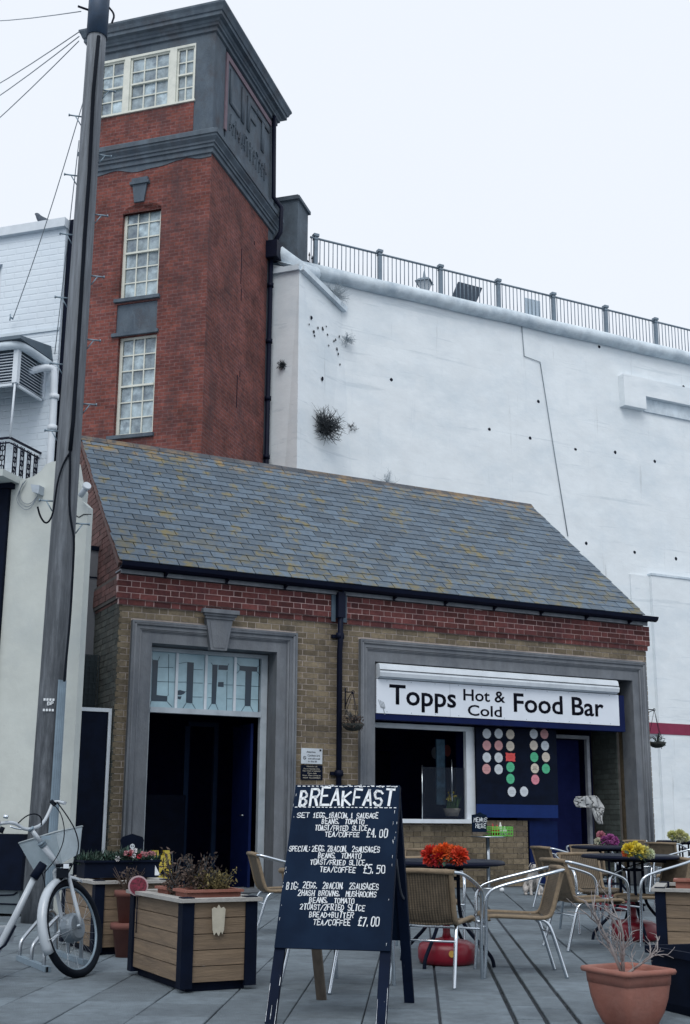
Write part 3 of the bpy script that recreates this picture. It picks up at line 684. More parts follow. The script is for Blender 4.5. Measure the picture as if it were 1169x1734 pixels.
# shutter box over the opening
sbx = MB(); a0, a1 = 4.085, 8.70
sbx.prism([(a0,-.05,3.115),(a0,-.12,3.14),(a0,-.135,3.20),(a0,-.12,3.24)]+[(a0,-.12,3.245),(a0,-.10,3.325),(a0,-.06,3.345),(a0,.2,3.345),(a0,.2,3.115)], (a1-a0,0,0)); cpart(sbx, 'shutter_box', m_white)
mb = MB(); mb.box((a0-.001,-.137,3.238),(a1+.001,-.118,3.2435)); cpart(mb, 'shutter_seam', m_ink)

# ---- the long shop sign: a thing of its own
sign = empty('shop_sign', (6.4,-.03,2.84), label='long white sign reading Topps Hot & Cold Food Bar above the hatch', cat='sign')
def sp(mb, n, mt): mb.v = [v-Vector((6.4,-.03,2.84)) for v in mb.v]; return mb.build(n, mt, sign)
SY = -.04
mb = MB(); mb.box((4.07,SY,2.585),(8.745,SY+.03,3.105)); sp(mb, 'sign_panel', m_signwhite)
mb = MB(); mb.box((4.06,-.03,2.49),(8.87,.15,2.583)); mb.box((8.747,-.03,2.5831),(8.87,.15,3.10)); mb.box((4.07,-.009,2.5831),(8.746,.15,3.10)); sp(mb, 'sign_backing', m_navy)
mb = MB()
for x in (5.38,): mb.box((x,SY-.002,2.587),(x+.004,SY,3.103))
sp(mb, 'panel_joint', mat('joint_grey', (.3,.35,.4), .6))
mb = MB()
for k in range(11):
    x = 4.25+k*.43
    for z in (2.61, 3.085): mb.lathe([(.007,0),(.007,.003)], (0,0,0), 6); n_ = 12; mb.v[-n_:] = [Vector((x+v.x, SY-v.z, z+v.y)) for v in mb.v[-n_:]]
sp(mb, 'screw', m_galv)
def signtxt(body, xa, ya, xb, cap_px_top, ref='T', h=None, bold=.012):
    A = FY(xa, ya, SY); B = FY(xb, ya, SY); T = FY(xa, cap_px_top, SY)
    M = Matrix(((1,0,0,A.x-6.4),(0,0,-1,SY-.001+.03),(0,1,0,A.z-2.84),(0,0,0,1)))
    txt(body, 'lettering', m_ink, sign, T.z-A.z, B.x-A.x, M, .003, bold, ref)
signtxt('Topps', 659.5, 1191.5, 772.5, 1158.5, bold=.015)
signtxt('Hot &', 785, 1185.5, 855.5, 1166.5, 'H')
signtxt('Cold', 792.5, 1211, 850, 1193, 'C')
signtxt('Food Bar', 870.5, 1204.5, 1022.5, 1173.5, 'F', bold=.015)
fk = MB(); fc = FY(646, 1196, SY)
for k in range(4): fk.bar(fc+Vector((-.05+k*.028,-.003,.10-.01*k)), fc+Vector((-.01+k*.024,-.003,-.01)), .010, .004, (0,1,0))
fk.bar(fc+Vector((-.01,-.003,-.01)), fc+Vector((.065,-.003,-.025)), .02, .004, (0,1,0)); fk.bar(fc+Vector((.03,-.003,-.02)), fc+Vector((.06,-.003,-.12)), .012, .004, (0,1,0))
sp(fk, 'fork_emblem', mat('faded_grey_ink', (.28,.32,.36), .6))

# ---- price board with scalloped badges
BY = .24; def0 = FY(806,1228,BY); b1 = FY(933,1238,BY)
pb = empty('price_board', (def0.x, BY, 1.1), label='black board of round scalloped price badges beside the serving hatch', cat='menu board')
def pbp(mb, n, mt, **k): mb.v = [v-Vector((def0.x,BY,1.1)) for v in mb.v]; return tag(mb.build(n, mt, pb), **k)
zt = 2.48; zb = FY(806,1361,BY).z; zl = FY(806,1384,BY).z
mb = MB(); mb.box((def0.x,BY,zb),(FY(942,1238,BY).x,BY+.03,zt)); pbp(mb, 'board_panel', m_black)
mb = MB(); mb.box((def0.x,BY+.004,zl),(FY(946,1384,BY).x,BY+.034,zb-.002)); pbp(mb, 'lower_panel', m_bluepanel)
cW, cC, cP, cG, cR, cO = (.52,.57,.62), (.55,.50,.43), (.50,.26,.27), (.07,.42,.23), (.62,.07,.07), (.60,.22,.28)
bm_ = {}
for i, (x, y, c) in enumerate([(485,165,cW),(563,165,cW),(640,170,cC),(485,243,cP),(563,243,cP),(640,247,cC),(485,322,cW),(563,323,cW),(641,320,'R'),(483,398,cP),(563,400,cW),(641,386,cG),(641,463,cG),
        (795,167,cW),(865,168,cP),(795,243,cC),(869,245,cW),(798,320,cG),(875,320,cC),(802,394,cC),(875,396,cG),(805,468,cO),(650,548,cW),(731,547,cW)]):
    C_ = FY(700+x/3.897, 1200+y/3.897, BY); n = 36; rr = .083
    if c == 'R': pts = [C_+Vector((a*.095,-.004,b*.068)) for a, b in ((-1,-1),(-.6,-.88),(-.2,-1),(.2,-.88),(.6,-1),(1,-1),(.9,-.5),(1,0),(.9,.5),(1,1),(.6,.88),(.2,1),(-.2,.88),(-.6,1),(-1,1),(-.9,.5),(-1,0),(-.9,-.5))]; c = cR
    else: pts = [C_+Vector((math.cos(6.2832*k/n)*rr*(1 if k % 2 else .91), -.004, math.sin(6.2832*k/n)*rr*(1 if k % 2 else .91))) for k in range(n)]
    key = 'badge_%d' % (int(c[0]*1000)); mt = mat(key, c, .7, var=.05, scale=20)
    mb = MB(); mb.prism(pts, (0,.0035,0)); ob = pbp(mb, 'price_badge', mt)
    mb = MB()
    for k in range(3):
        wv = rb.uniform(.5,.9)*.06; zc = C_.z+.022-.022*k; mb.box((C_.x-wv,-.0055+BY,zc-.003),(C_.x+wv,-.0041+BY,zc+.003))
    pbp(mb, 'faded_print', m_ink if i == 19 else mat('faded_print_%d' % (int(c[0]*1000)), tuple(v*.72 for v in c), .7)).name = 'faded_print'
# ================================================================== LIFT TOWER (turned 44 degrees)
TA = R(-44); ex = Vector((math.cos(TA), math.sin(TA), 0)); ey = Vector((-math.sin(TA), math.cos(TA), 0))
dT = ray(350, 500); PT = CAM+dT*(24/math.hypot(dT.x, dT.y)); PT.z = 0
tw = empty('lift_tower', PT, TA, label='tall red brick lift tower with grey cornices and white sash windows', cat='tower')
def TL(x, y): P = FP(x, y, PT, ey); d = P-PT; return d.dot(ex), P.z
def tp(mb, n, mt, **k): return tag(mb.build(n, mt, tw), **k)
TWd, TD = 3.07, 3.95; BRD = 3.62
w1 = (-2.15,-1.19,12.32,14.62); w2 = (-2.10,-1.16,9.10,11.42); wt = (-2.93,-.48,17.05,18.52)
mb = MB(); wall_cells(mb, -TWd, 0, 0, 15.6, [w1, w2, (-2.18,-1.18,11.5,12.2)], lambda a, b, c, d: mb.box((a, 0, c), (b, .25, d)))
mb.box((-.25,.2501,0),(0,BRD,15.6)); mb.box((-TWd,.2501,0),(-TWd+.25,BRD,15.6)); tp(mb, 'brick_shaft', m_tower)
mb = MB(); mb.box((-TWd,BRD+.001,0),(.0,TD,15.6)); mb.box((-2.18,.03,11.5),(-1.18,.25,12.2)); tp(mb, 'stucco_wall', m_towergrey)
for a, b in ((9.02,9.099),(12.24,12.319)): tp(MB().box((-2.24,-.07,a),(-1.12,.1,b)), 'window_sill', m_towergrey)
tp(MB().box((-2.26,-.06,11.421),(-1.12,.06,11.5)), 'window_head', m_towergrey)
# lower moulding and top cornice
mb = MB(); ring(mb, -TWd, 0, 0, TD, [(.02,15.60),(.05,15.61),(.05,15.72),(.09,15.73),(.09,15.80),(.12,15.81),(.12,15.86),(.19,15.93),(.19,15.98),(.22,15.985),(.22,16.09),(.12,16.12),(.12,16.15),(.05,16.22)]); tp(mb, 'moulding', m_towergrey)
mb = MB(); ring(mb, -TWd, 0, 0, TD, [(.005,16.22),(.02,16.225)]); 
wall_cells(mb, -TWd, 0, 16.22, 18.72, [wt, (-2.93,-.48,16.22,17.0)], lambda a, b, c, d: mb.box((a, 0, c), (b, .25, d)))
mb.box((-.25,.2501,16.225),(-.03,TD,18.72)); mb.box((-TWd,.2501,16.225),(-TWd+.25,TD,18.72)); mb.box((-.2499,TD-.25,16.225),(-.0,TD,18.72))
mb.box((-.03,.2501,16.225),(0,.62,18.72)); mb.box((-.03,3.60,16.225),(0,TD-.26,18.72)); tp(mb, 'upper_wall', m_towergrey)
mb = MB(); mb.box((-2.93,-.012,16.225),(-.4801,.24,17.0)); tp(mb, 'brick_apron', m_tower)
mb = MB(); mb.box((-2.95,-.05,17.001),(-.45,.1,17.049)); tp(mb, 'long_sill', m_offwhite)
mb = MB(); ring(mb, -TWd, 0, 0, TD, [(.01,18.72),(.05,18.73),(.05,18.83),(.10,18.84),(.10,18.90),(.13,18.92),(.15,18.97),(.24,18.98),(.24,19.07),(.27,19.08),(.30,19.16),(.34,19.22),(.34,19.27),(.28,19.30)]); tp(mb, 'cornice', m_towergrey)
mb = MB(); mb.box((-TWd+.3,.3,19.30),(-.3,TD-.3,19.62)); mb.lathe([(.5,19.62),(.4,19.82),(.2,19.92)], (-1.5,1.4,0), 16); tp(mb, 'roof_block', m_coping)
mb = MB(); pts = []
for k in range(25):
    u = k/24; x = -2.95+2.95*u; z = 15.50+.05*math.sin(u*11)-.02*math.sin(u*23)+(.06 if u > .78 else 0)
    pts.append((x, z))
mb.prism([(x, -.015, z) for x, z in pts]+[(0,-.015,15.62),(-2.95,-.015,15.62)], (0,.0149,0)); tp(mb, 'stucco_edge', m_towergrey)
mb = MB(); mb.prism([(-1.86,-.05,14.66),(-1.62,-.05,14.66),(-1.56,-.05,15.10),(-1.92,-.05,15.10)], (0,.049,0)); mb.box((-1.98,-.09,15.10),(-1.50,-.001,15.17)); mb.box((-1.94,-.07,15.171),(-1.54,-.001,15.26)); tp(mb, 'keystone', m_towergrey)
# side panel and relief letters
mb = MB(); mb.box((.001,.62,18.48),(.035,3.60,18.62)); mb.box((.001,.62,16.6),(.035,.74,18.479)); tp(mb, 'panel_frame', m_towerpink)
mb = MB(); mb.box((-.0299,.7401,16.3),(-.002,3.58,18.478)); tp(mb, 'sign_field', m_towergrey)
def relief(body, y0, y1, z0, z1):
    M = Matrix(((0,0,1,0),(1,0,0,y0),(0,1,0,z0),(0,0,0,1))); return txt(body, 'relief_letter', m_towergrey, tw, z1-z0, y1-y0, M, .03, .01, 'I')
relief('LIFT', .90, 3.50, 17.45, 18.36)
rr_ = random.Random(12); mb = MB()
for k in range(13):
    y = .95+k*.19; z = 16.75+rr_.uniform(-.03,.03); h = rr_.uniform(.3,.55)
    mb.bar((.01,y,z),(.01,y+rr_.uniform(-.05,.12),z+h),.02,.05,(1,0,0)); mb.bar((.01,y,z+h*rr_.uniform(.3,1)),(.01,y+.12,z+h*rr_.uniform(.3,1)),.03,.05,(1,0,0))
tp(mb, 'worn_relief', m_towergrey, label='worn second line of relief letters')
# sashes: each window is a part, its panes are sub-parts
def sash_window(name, x0, x1, z0, z1, cols, rows, arch=0, depth=.10, fw=.07, label=None):
    fr = MB(); y0, y1 = depth, depth+.07
    fr.box((x0,y0,z0),(x0+fw,y1,z1)); fr.box((x1-fw,y0,z0),(x1,y1,z1)); fr.box((x0+fw,y0,z0),(x1-fw,y1,z0+fw)); fr.box((x0+fw,y0,z1-fw*.8),(x1-fw,y1,z1))
    ix0, ix1, iz0, iz1 = x0+fw, x1-fw, z0+fw, z1-fw*.8; zm = (iz0+iz1)/2
    fr.box((ix0,y0-.02,zm-.022),(ix1,y1,zm+.022))
    cw = (ix1-ix0)/cols; g = .014
    for c in range(1, cols): fr.box((ix0+cw*c-g,y0+.012,iz0),(ix0+cw*c+g,y1-.01,zm-.0221)); fr.box((ix0+cw*c-g,y0+.002,zm+.0221),(ix0+cw*c+g,y1-.02,iz1))
    rh = (zm-iz0)/(rows/2); pn = []
    for half in (0, 1):
        for r in range(rows//2):
            zb = (iz0 if half == 0 else zm)+rh*r
            if r: fr.box((ix0,y0+(.014 if half == 0 else .004),zb-g),(ix1,y1-.012,zb+g))
            for c in range(cols): pn.append((ix0+cw*c+g, ix0+cw*(c+1)-g, zb+g*1.01, zb+rh-g*1.01, half))
    o = tag(fr.build(name, m_offwhite, tw), label)
    for a, b, c, d, h in pn:
        q = MB().box((a,y0+.04-.01*h,c),(b,y0+.045-.01*h,d)); q.build('pane', m_glass, o)
    return o
sash_window('sash_window', w1[0], w1[1], w1[2], w1[3], 3, 6, label='upper of the two tall shaft windows')
sash_window('sash_window', w2[0], w2[1], w2[2], w2[3], 3, 6, label='lower of the two tall shaft windows')
for a, b, c in ((-2.93,-2.30,2),(-2.155,-1.13,3),(-.955,-.50,2)):
    sash_window('sash_window', a, b, wt[2], wt[3]-.06, c, 4, depth=.02, fw=.045)
mb = MB(); mb.box((-2.2999,-.02,17.05),(-2.1551,.12,18.46)); mb.box((-1.1299,-.02,17.05),(-.9551,.12,18.46)); mb.box((-.4999,-.02,17.05),(-.478,.12,18.46)); mb.box((-2.93,-.02,18.4601),(-.478,.12,18.52)); tp(mb, 'window_mullion', m_offwhite)
mb = MB(); mb.box((-2.9,.3,9),(-.3,.31,18.6)); tp(mb, 'blind_screen', mat('pale_inner_screen', (.35,.42,.46), .8, var=.4, scale=3))
mb = MB(); pts = [(-2.15,-.004,14.45)]+[(-1.67+.5*math.cos(a), -.004, 14.42+.22*math.sin(a)) for a in [math.pi*(1-k/8) for k in range(9)]]+[(-1.19,-.004,14.45)]
top = [(x, y, z) for x, y, z in pts]; mb.prism([( -2.17,-.004,14.66)]+[(x, -.004, z+.0) for x, y, z in pts]+[(-1.17,-.004,14.66)], (0,.09,0)); tp(mb, 'arch_brick', m_tower)
# rain pipe on the back corner of the side
mb = MB(); mb.tube([(.08,3.66,0),(.08,3.66,14.9)], .06, 8); mb.tube([(.08,3.66,14.85),(.16,3.7,15.15)], .07, 8); mb.box((.0,3.48,14.75),(.30,3.86,15.2)); mb.tube([(.12,3.70,15.2),(.30,3.72,15.5),(.30,3.75,16.2),(.10,3.70,16.5),(.08,3.66,18.8)], .06, 8)
for z in (9.5, 11, 12.5, 14): mb.tube([(.08,3.66,z),(.08,3.66,z+.1)], .085, 8)
tp(mb, 'drain_pipe', m_gutter)
mb = MB()
for (yy, za, zb) in ((1.9,13.3,14.2),(1.95,12.9,13.2),(1.85,10.2,11.0),(2.0,11.0,11.15),(2.7,14.7,14.8)): mb.box((-.01,yy,za),(.004,yy+.035,zb))
tp(mb, 'wall_crack', m_under)

# ================================================================== CLIFF WALL
CY = 9.6; CT = 15.0
cw_ = empty('cliff_wall', (15, CY, 0), label='high white painted sea cliff retaining wall with rounded coping', cat='wall')
def cp(mb, n, mt, **k): mb.v = [v-Vector((15,CY,0)) for v in mb.v]; return tag(mb.build(n, mt, cw_), **k)
K = FP(506, 456, Vector((6.75, 8.85, 0)), Vector((0,1,0))); K.z = 0
mb = MB()
mb.box((6.2,CY,0),(60,CY+.6,14.72)); cp(mb, 'wall_face', m_cliff)
# raking buttress: left strip back to the tower, right facet out to the wall, its top falling away
K = Vector((FY(507, 456, 8.85).x, 8.85, 0)); Jt = FY(581, 527, CY); Jb = FY(613, 812, CY)
Lb = Vector((6.2, 9.58, 0)); zk = FY(507, 456, 8.85).z
mb = MB(); kb = Vector((FY(505, 800, 8.6).x, 8.6, 0))
zj = Jt.z
V = [(Lb.x,Lb.y,0),(kb.x,kb.y,0),(Jb.x+.5,CY+.02,0),(Lb.x+.02,Lb.y,zk+.35),(K.x,K.y,zk),(Jt.x,CY+.02,zj),(Lb.x,CY+.3,0),(Lb.x,CY+.3,zk+.35)]
mb.add(V, [(0,1,4,3),(1,2,5,4),(3,4,5,7),(0,3,7,6)]); cp(mb, 'buttress', m_cliff)
mb = MB(); mb.bar(Vector(V[4])+Vector((.05,-.06,.03)), Vector(V[5])+Vector((.05,-.06,.03)), .12, .14); mb.bar(Vector(V[3])+Vector((.0,-.05,-.25)), Vector(V[4])+Vector((0,-.05,.03)), .12, .14); cp(mb, 'buttress_coping', m_coping)
mb = MB(); mb.add([(6.1,9.5,zk+.45),(6.1,10.2,zk+.9),(7.25,10.2,CT+.1),(K.x+.05,K.y+.05,zk+.1),(7.3,9.5,CT-.35)], [(0,3,4,2,1)]); mb.tube(smooth_pts([(6.3,9.55,zk+.75),(6.7,9.3,zk+.35),(7.05,9.25,CT-.45),(7.4,9.45,CT-.32)],2), .2, 10); cp(mb, 'sloped_coping', m_coping)
pts = [(7.0+i*.8, CY-.08, CT-.22+.01*math.sin(i*1.7)) for i in range(64)]
mb = MB(); mb.tube(pts, .195, 12); cp(mb, 'rounded_coping', m_coping)
# ledges, grey recess shade, painted band, conduit, drain holes
A_ = FY(1097, 975, CY); mb = MB(); mb.box((A_.x,CY-.16,0),(60,CY-.002,A_.z)); B_ = FY(1066, 972, CY); mb.box((B_.x,CY-.05,0),(A_.x-.001,CY-.003,B_.z)); cp(mb, 'lower_wall', m_cliff)
mb = MB(); mb.box((A_.x-.02,CY-.19,A_.z-.01),(60,CY-.002,A_.z+.05)); cp(mb, 'ledge', m_coping)
a = FY(1047, 637, CY); b = FY(1086, 697, CY); c = FY(1088, 675, CY)
mb = MB(); mb.box((a.x,CY-.24,b.z),(b.x,CY-.001,a.z)); mb.box((b.x+.001,CY-.22,c.z),(60,CY-.001,a.z)); cp(mb, 'projecting_lintel', m_cliff)
mb = MB(); mb.box((c.x,CY-.06,FY(1088,697,CY).z),(60,CY-.001,c.z-.001)); cp(mb, 'recess_shade', m_coping)  # grey band stands in for the shadow in the recess under the lintel
a = FY(1097,1223,CY-.17); b = FY(1097,1242,CY-.17); mb = MB(); mb.box((a.x-3,CY-.175,b.z),(60,CY-.1605,a.z)); cp(mb, 'crimson_band', m_stripe)
mb = MB(); mb.tube([FY(x, y, CY-.02) for x, y in ((884,553),(888,603),(915,613),(938,760),(962,908))], .013, 5); cp(mb, 'conduit', mat('dark_conduit', (.22,.27,.31), .7))
mb = MB(); A_ = FY(610,770,CY)
for x, y in ((663,643),(829,727),(898,742),(975,761),(1042,766),(1109,781),(993,920),(1075,935),(1145,946),(641,1),(912,680),(1158,655),(1015,587)):
    if y > 10: c = FY(x, y, CY-.003); mb.add([c+Vector((math.cos(k*.785)*.05, 0, math.sin(k*.785)*.05*rr_.uniform(.7,1.2))) for k in range(8)], [tuple(range(8))])
nB = (Vector(V[5])-Vector(V[4])).cross(Vector(V[1])-Vector(V[4])).normalized()
if nB.y > 0: nB = -nB
for x, y, s in [(527,538,.05),(523,550,.03),(531,562,.04),(538,556,.035),(546,557,.045),(554,567,.03),(552,553,.03),(565,578,.03),(570,592,.04),(572,600,.035),(545,642,.055),(584,671,.05),(584,682,.03),(588,755,.06),(596,762,.03),(568,576,.03),(532,569,.03),(575,617,.03),(574,570,.03),(556,585,.025)]:
    c = FP(x, y, Vector(V[4]), nB)+nB*.02; u = nB.cross(Vector((0,0,1))).normalized()
    mb.add([c+u*math.cos(k*.785)*s*rr_.uniform(.5,1.2)+Vector((0,0,math.sin(k*.785)*s*rr_.uniform(.6,1.6))) for k in range(8)], [tuple(range(8))])
c0 = FY(478, 621, 9.1)
cp(mb, 'drain_hole', m_under, label='small dark holes and chips in the wall')
# promenade on top, stone pier, railings
g = MB(); g.box((6.5,CY+.61,14.3),(60,40,14.66)); tag(g.build('clifftop_promenade', m_slab), kind='structure')
pc = FY(488, 400, 10.0)
pr = empty('stone_pier', (7.0, 10.1, 14.66), TA, label='grey stone pier with a cap behind the top of the lift tower', cat='pier')
pz = FY(488, 345, 10.1).z-14.66
mb = MB(); mb.box((-.60,-.20,-.3),(.26,.62,pz)); mb.build('shaft', m_towergrey, pr)
mb = MB(); mb.box((-.66,-.26,pz+.001),(.32,.68,pz+.09)); mb.prism([(-.6,-.2,pz+.091),(.26,-.2,pz+.091),(.26,.62,pz+.091),(-.6,.62,pz+.091)], (0,0,.06)); mb.build('cap', m_towergrey, pr)
rl = empty('cliff_railing', (15, CY+.1, CT-.02), label='long grey metal railing with capped posts along the cliff top', cat='railing')
RY = CY+.02; RTz = FY(700, 450-.5, RY).z; RTz = 15.78
px_posts = [535, 645, 747, 845, 938, 1027, 1110]
xs = [FY(x, 395+(x-535)*.262, RY).x for x in px_posts]; sp_ = (xs[-1]-xs[0])/6; xs = [xs[0]+sp_*k for k in range(-1, 12)]
rc = {}
def rlp(mb, n, key=None, loc=(0,0,0)):
    o = mb.build(n, m_rail, rl); o.location = Vector(loc)-Vector((15, CY+.1, CT-.02)); return o
post = bal = None
for i, x in enumerate(xs):
    if i > 0:
        if post is None:
            mb = MB(); mb.box((-.05,-.045,-.15),(.05,.045,.97)); mb.box((-.075,-.07,.97),(.075,.07,1.04)); mb.box((-.065,-.06,.88),(.065,.06,.915)); post = rlp(mb, 'post', loc=(x, RY, 14.85))
        else: o = link_mesh('post', post.data, rl, Vector((x, RY, 14.85))-Vector((15, CY+.1, CT-.02)))
    if i+1 < len(xs):
        x1 = xs[i+1]; x0 = max(x, 7.35)
        mb = MB(); mb.tube([(x0, RY, RTz), (x1, RY, RTz)], .03, 8); rlp(mb, 'top_rail')
        n = 15
        for k in range(1, n):
            xx = x+(x1-x)*k/n
            if xx < 7.35: continue
            if bal is None: bal = rlp(MB().tube([(0,0,0),(0,0,RTz-14.9)], .0135, 5), 'baluster', loc=(xx, RY, 14.9))
            else: link_mesh('baluster', bal.data, rl, Vector((xx, RY, 14.9))-Vector((15, CY+.1, CT-.02)))
# far things on the promenade
la = FY(719, 492, 12.5)
lm = empty('street_lantern', (la.x, 12.5, 14.66), label='small street lantern head seen behind the cliff railing', cat='lamp')
zc = la.z-14.66
mb = MB(); mb.tube([(0,0,0),(0,0,zc-.05)], .04, 8); mb.build('lamp_post', m_rail, lm)
mb = MB(); mb.lathe([(.13,zc-.05),(.26,zc+.25)], (0,0,0), 4, smooth=False); mb.build('lantern_glass', mat('frosted_lantern', (.45,.5,.55), .4), lm)
mb = MB(); mb.lathe([(.34,zc+.251),(.20,zc+.36),(.06,zc+.42),(.03,zc+.60),(.01,zc+.66)], (0,0,0), 4, smooth=False); mb.build('lantern_roof', m_rail, lm)
a, b, c, d = FY(777,477,11.2), FY(815,487,11.2), FY(806,514,11.2), FY(766,503,11.2)
bd = empty('information_board', (a.x, 11.2, 14.66), label='tilted dark information board behind the cliff railing', cat='board')
o_ = Vector((a.x, 11.2, 14.66))
mb = MB(); mb.prism([a-o_, b-o_+Vector((.05,0,0)), c-o_, d-o_], (0,.06,0)); mb.build('board_panel', mat('dark_slate_board', (.018,.035,.06), .5), bd)
mb = MB(); m0 = (c+d)/2-o_; mb.tube([(m0.x-.2,.03,0),(m0.x-.2,.03,m0.z)], .04, 8); mb.tube([(m0.x+.2,.03,0),(m0.x+.2,.03,m0.z)], .04, 8); mb.build('board_leg', m_rail, bd)
a, b = FY(893,502,RY-.05), FY(919,534,RY-.05); mb = MB(); mb.box((a.x,RY+.04,b.z),(b.x,RY+.06,a.z))
nb = mb.build('notice_sheet', mat('pale_notice', (.45,.55,.64), .6, var=.04)); tag(nb, 'pale square notice fixed to the cliff railing', 'notice')
# spiked fence near the pier
mb = MB()
for k in range(11):
    x = 7.35+k*.11; zt = 16.05-k*.06; mb.tube([(x, 10.5+k*.03, 14.6), (x, 10.5+k*.03, zt)], .014, 5); mb.tube([(x, 10.5+k*.03, zt), (x, 10.5+k*.03, zt+.1)], [.03, .004], 5)
mb.bar((7.3,10.5,15.85),(8.55,10.8,15.2),.03,.04); mb.bar((7.3,10.5,15.6),(8.55,10.8,14.95),.03,.04)
tag(mb.build('spiked_fence', m_gutter), 'short dark spiked fence between the stone pier and the first railing post', 'fence')

# wiry plants rooted in the wall
def wiry(c, r, n, mt, label, seed, upz=.3, thick=.008, nrm_=Vector((0,-1,0))):
    rg = random.Random(seed); mb = MB(); c = Vector(c)
    for k in range(n):
        d = Vector((rg.gauss(0,1), rg.gauss(-.5,.45), rg.gauss(upz,.8))).normalized()*r*rg.uniform(.5,1.1); s = Vector((rg.gauss(0,1), rg.gauss(0,.4), rg.gauss(0,1)))*r*.12
        p = [c, c+d*.35+s, c+d*.7+s*.6, c+d]; mb.tube(p, [thick*1.5, thick, thick*.7, thick*.3], 3, cap=False)
        for _ in range(3):
            q = c+d*rg.uniform(.4,.9); e = Vector((rg.gauss(0,1), rg.gauss(-.2,.5), rg.gauss(.3,1)))*r*.2; mb.tube([q, q+e], [thick*.6, thick*.2], 3, cap=False)
    foliage(mb, c, (r*.3, r*.15, r*.28), int(n*1.6), r*.16, rg)
    mb.v = [v-c for v in mb.v]
    return tag(mb.build('wall_plant', mt, None, c), label, 'plant')
cB = FP(548, 728, Vector(V[4]), nB)+nB*.1
wiry(cB, .52, 150, m_dtwig, 'large dark wiry bush growing from the cliff buttress', 1, .35, .009)
wiry(Vector((FY(478,618,9.2).x, 9.2, FY(478,618,9.2).z)), .17, 60, m_dtwig, 'small dark tuft in the white strip beside the tower pipe', 2, -.1)
lt = mat('pale_twig', (.32,.38,.43), .9)
wiry(FY(566, 500, CY-.1), .42, 90, lt, 'pale thin weed hanging above the sloping buttress coping', 3, 0, .006)
wiry(FY(587, 575, CY-.1), .25, 40, lt, 'pale tuft just right of the buttress', 4, 0, .006)
wiry(FP(592, 728, Vector(V[4]), nB)+nB*.05, .20, 30, m_dtwig, 'small dark sprig right of the large bush', 5, .3, .007)
wiry(FY(655, 818, CY-.1), .4, 26, lt, 'thin bare weed just above the slate ridge', 6, .5, .005)

# ================================================================== LEFT: white building with balcony and cream wing wall
B0 = GZ(5, 1547); B0.z = 0
lbd = empty('white_building', B0, TA, label='white painted brick building with balcony, louvred canopy and cream wing wall', cat='building')
def LP(x, y, s=0.): P = FP(x, y, B0+ey*s, ey); d = P-B0; return Vector((d.dot(ex), s, P.z))
def lp(mb, n, mt, par=None, **k): return tag(mb.build(n, mt, par or lbd), **k)
fx = LP(20, 820).x; rx = LP(140, 1198).x
rx = max(LP(154,871).x, LP(131,1198).x); rxs = [LP(154,871), LP(131,1198), LP(122,1440)]
zt = LP(98, 783).z
pts = [LP(20,822), LP(40,812), LP(58,806), LP(70,797), LP(78,786), LP(88,782), LP(99,780), LP(128,782), LP(133,812), LP(141,832), LP(139,848), LP(149,858)]
prof = [(p.x, p.z) for p in pts]; rxx = prof[-1][0]
bot = [(rxx, 0), (fx, 0)]
mb = MB(); P = [(x, 0, z) for x, z in prof+bot]; mb.prism(P, (0,.12,0)); lp(mb, 'cream_wall', m_cream, label='cream rendered wing wall behind the pole')
# black framed shop window left of the cream wall
mb = MB(); zF = LP(10,830).z; mb.box((-3.2,-.04,0),(fx-.001,.02,.35)); mb.box((fx-.14,-.05,.351),(fx-.001,.04,zF)); mb.box((-3.2,-.08,zF+.001),(fx+.05,.06,zF+.16)); mb.box((-3.2,-.05,LP(3,1010).z-.05),(fx-.1401,.03,LP(3,1010).z+.05)); lp(mb, 'shop_frame', m_black)
mb = MB(); mb.box((-3.2,.0,.352),(fx-.1402,.02,zF)); lp(mb, 'shop_panel', mat('pale_shop_panel', (.50,.56,.55), .5, var=.06))
# balcony slab + railing, upper wall, canopy
SB = .62
bz = LP(19, 812).z; bx = LP(30, 812).x
mb = MB(); mb.box((-3.2,-.35,bz-.06),(bx+.03,SB,bz+.02)); lp(mb, 'balcony_slab', m_cream)
xr = LP(96, 620, SB).x+.03
ztop = LP(113, 372, SB).z; wr = LP(113, 372, SB).x
mb = MB(); win = (LP(0,445,SB).x-.75, LP(5,445,SB).x, LP(4,540,SB).z, LP(4,447,SB).z)
wall_cells(mb, -3.2, wr, bz-.3, ztop-.12, [win], lambda a, b, c, d: mb.box((a, SB, c), (b, SB+.3, d))); lp(mb, 'upper_wall', m_wbrick)
mb = MB(); mb.box((-3.2,SB-.07,ztop-.12),(wr+.02,SB+.36,ztop)); lp(mb, 'parapet_coping', m_white)
sz = LP(60, 562, SB).z; mb = MB(); mb.box((-3.2,SB-.02,sz-.02),(wr,SB-.0005,sz+.02)); lp(mb, 'string_course', m_coping)
wo_ = MB(); wo_.box((win[0],SB+.08,win[2]),(win[1],SB+.13,win[3])); o = lp(wo_, 'window', m_glass)
mb = MB(); mb.box((win[1]-.06,SB+.05,win[2]),(win[1],SB+.079,win[3])); mb.box((win[0],SB+.05,win[2]-.0),(win[1]-.061,SB+.079,win[2]+.05)); mb.box((win[0],SB+.05,(win[2]+win[3])/2),(win[1]-.061,SB+.079,(win[2]+win[3])/2+.04)); lp(mb, 'frame', m_white, o)
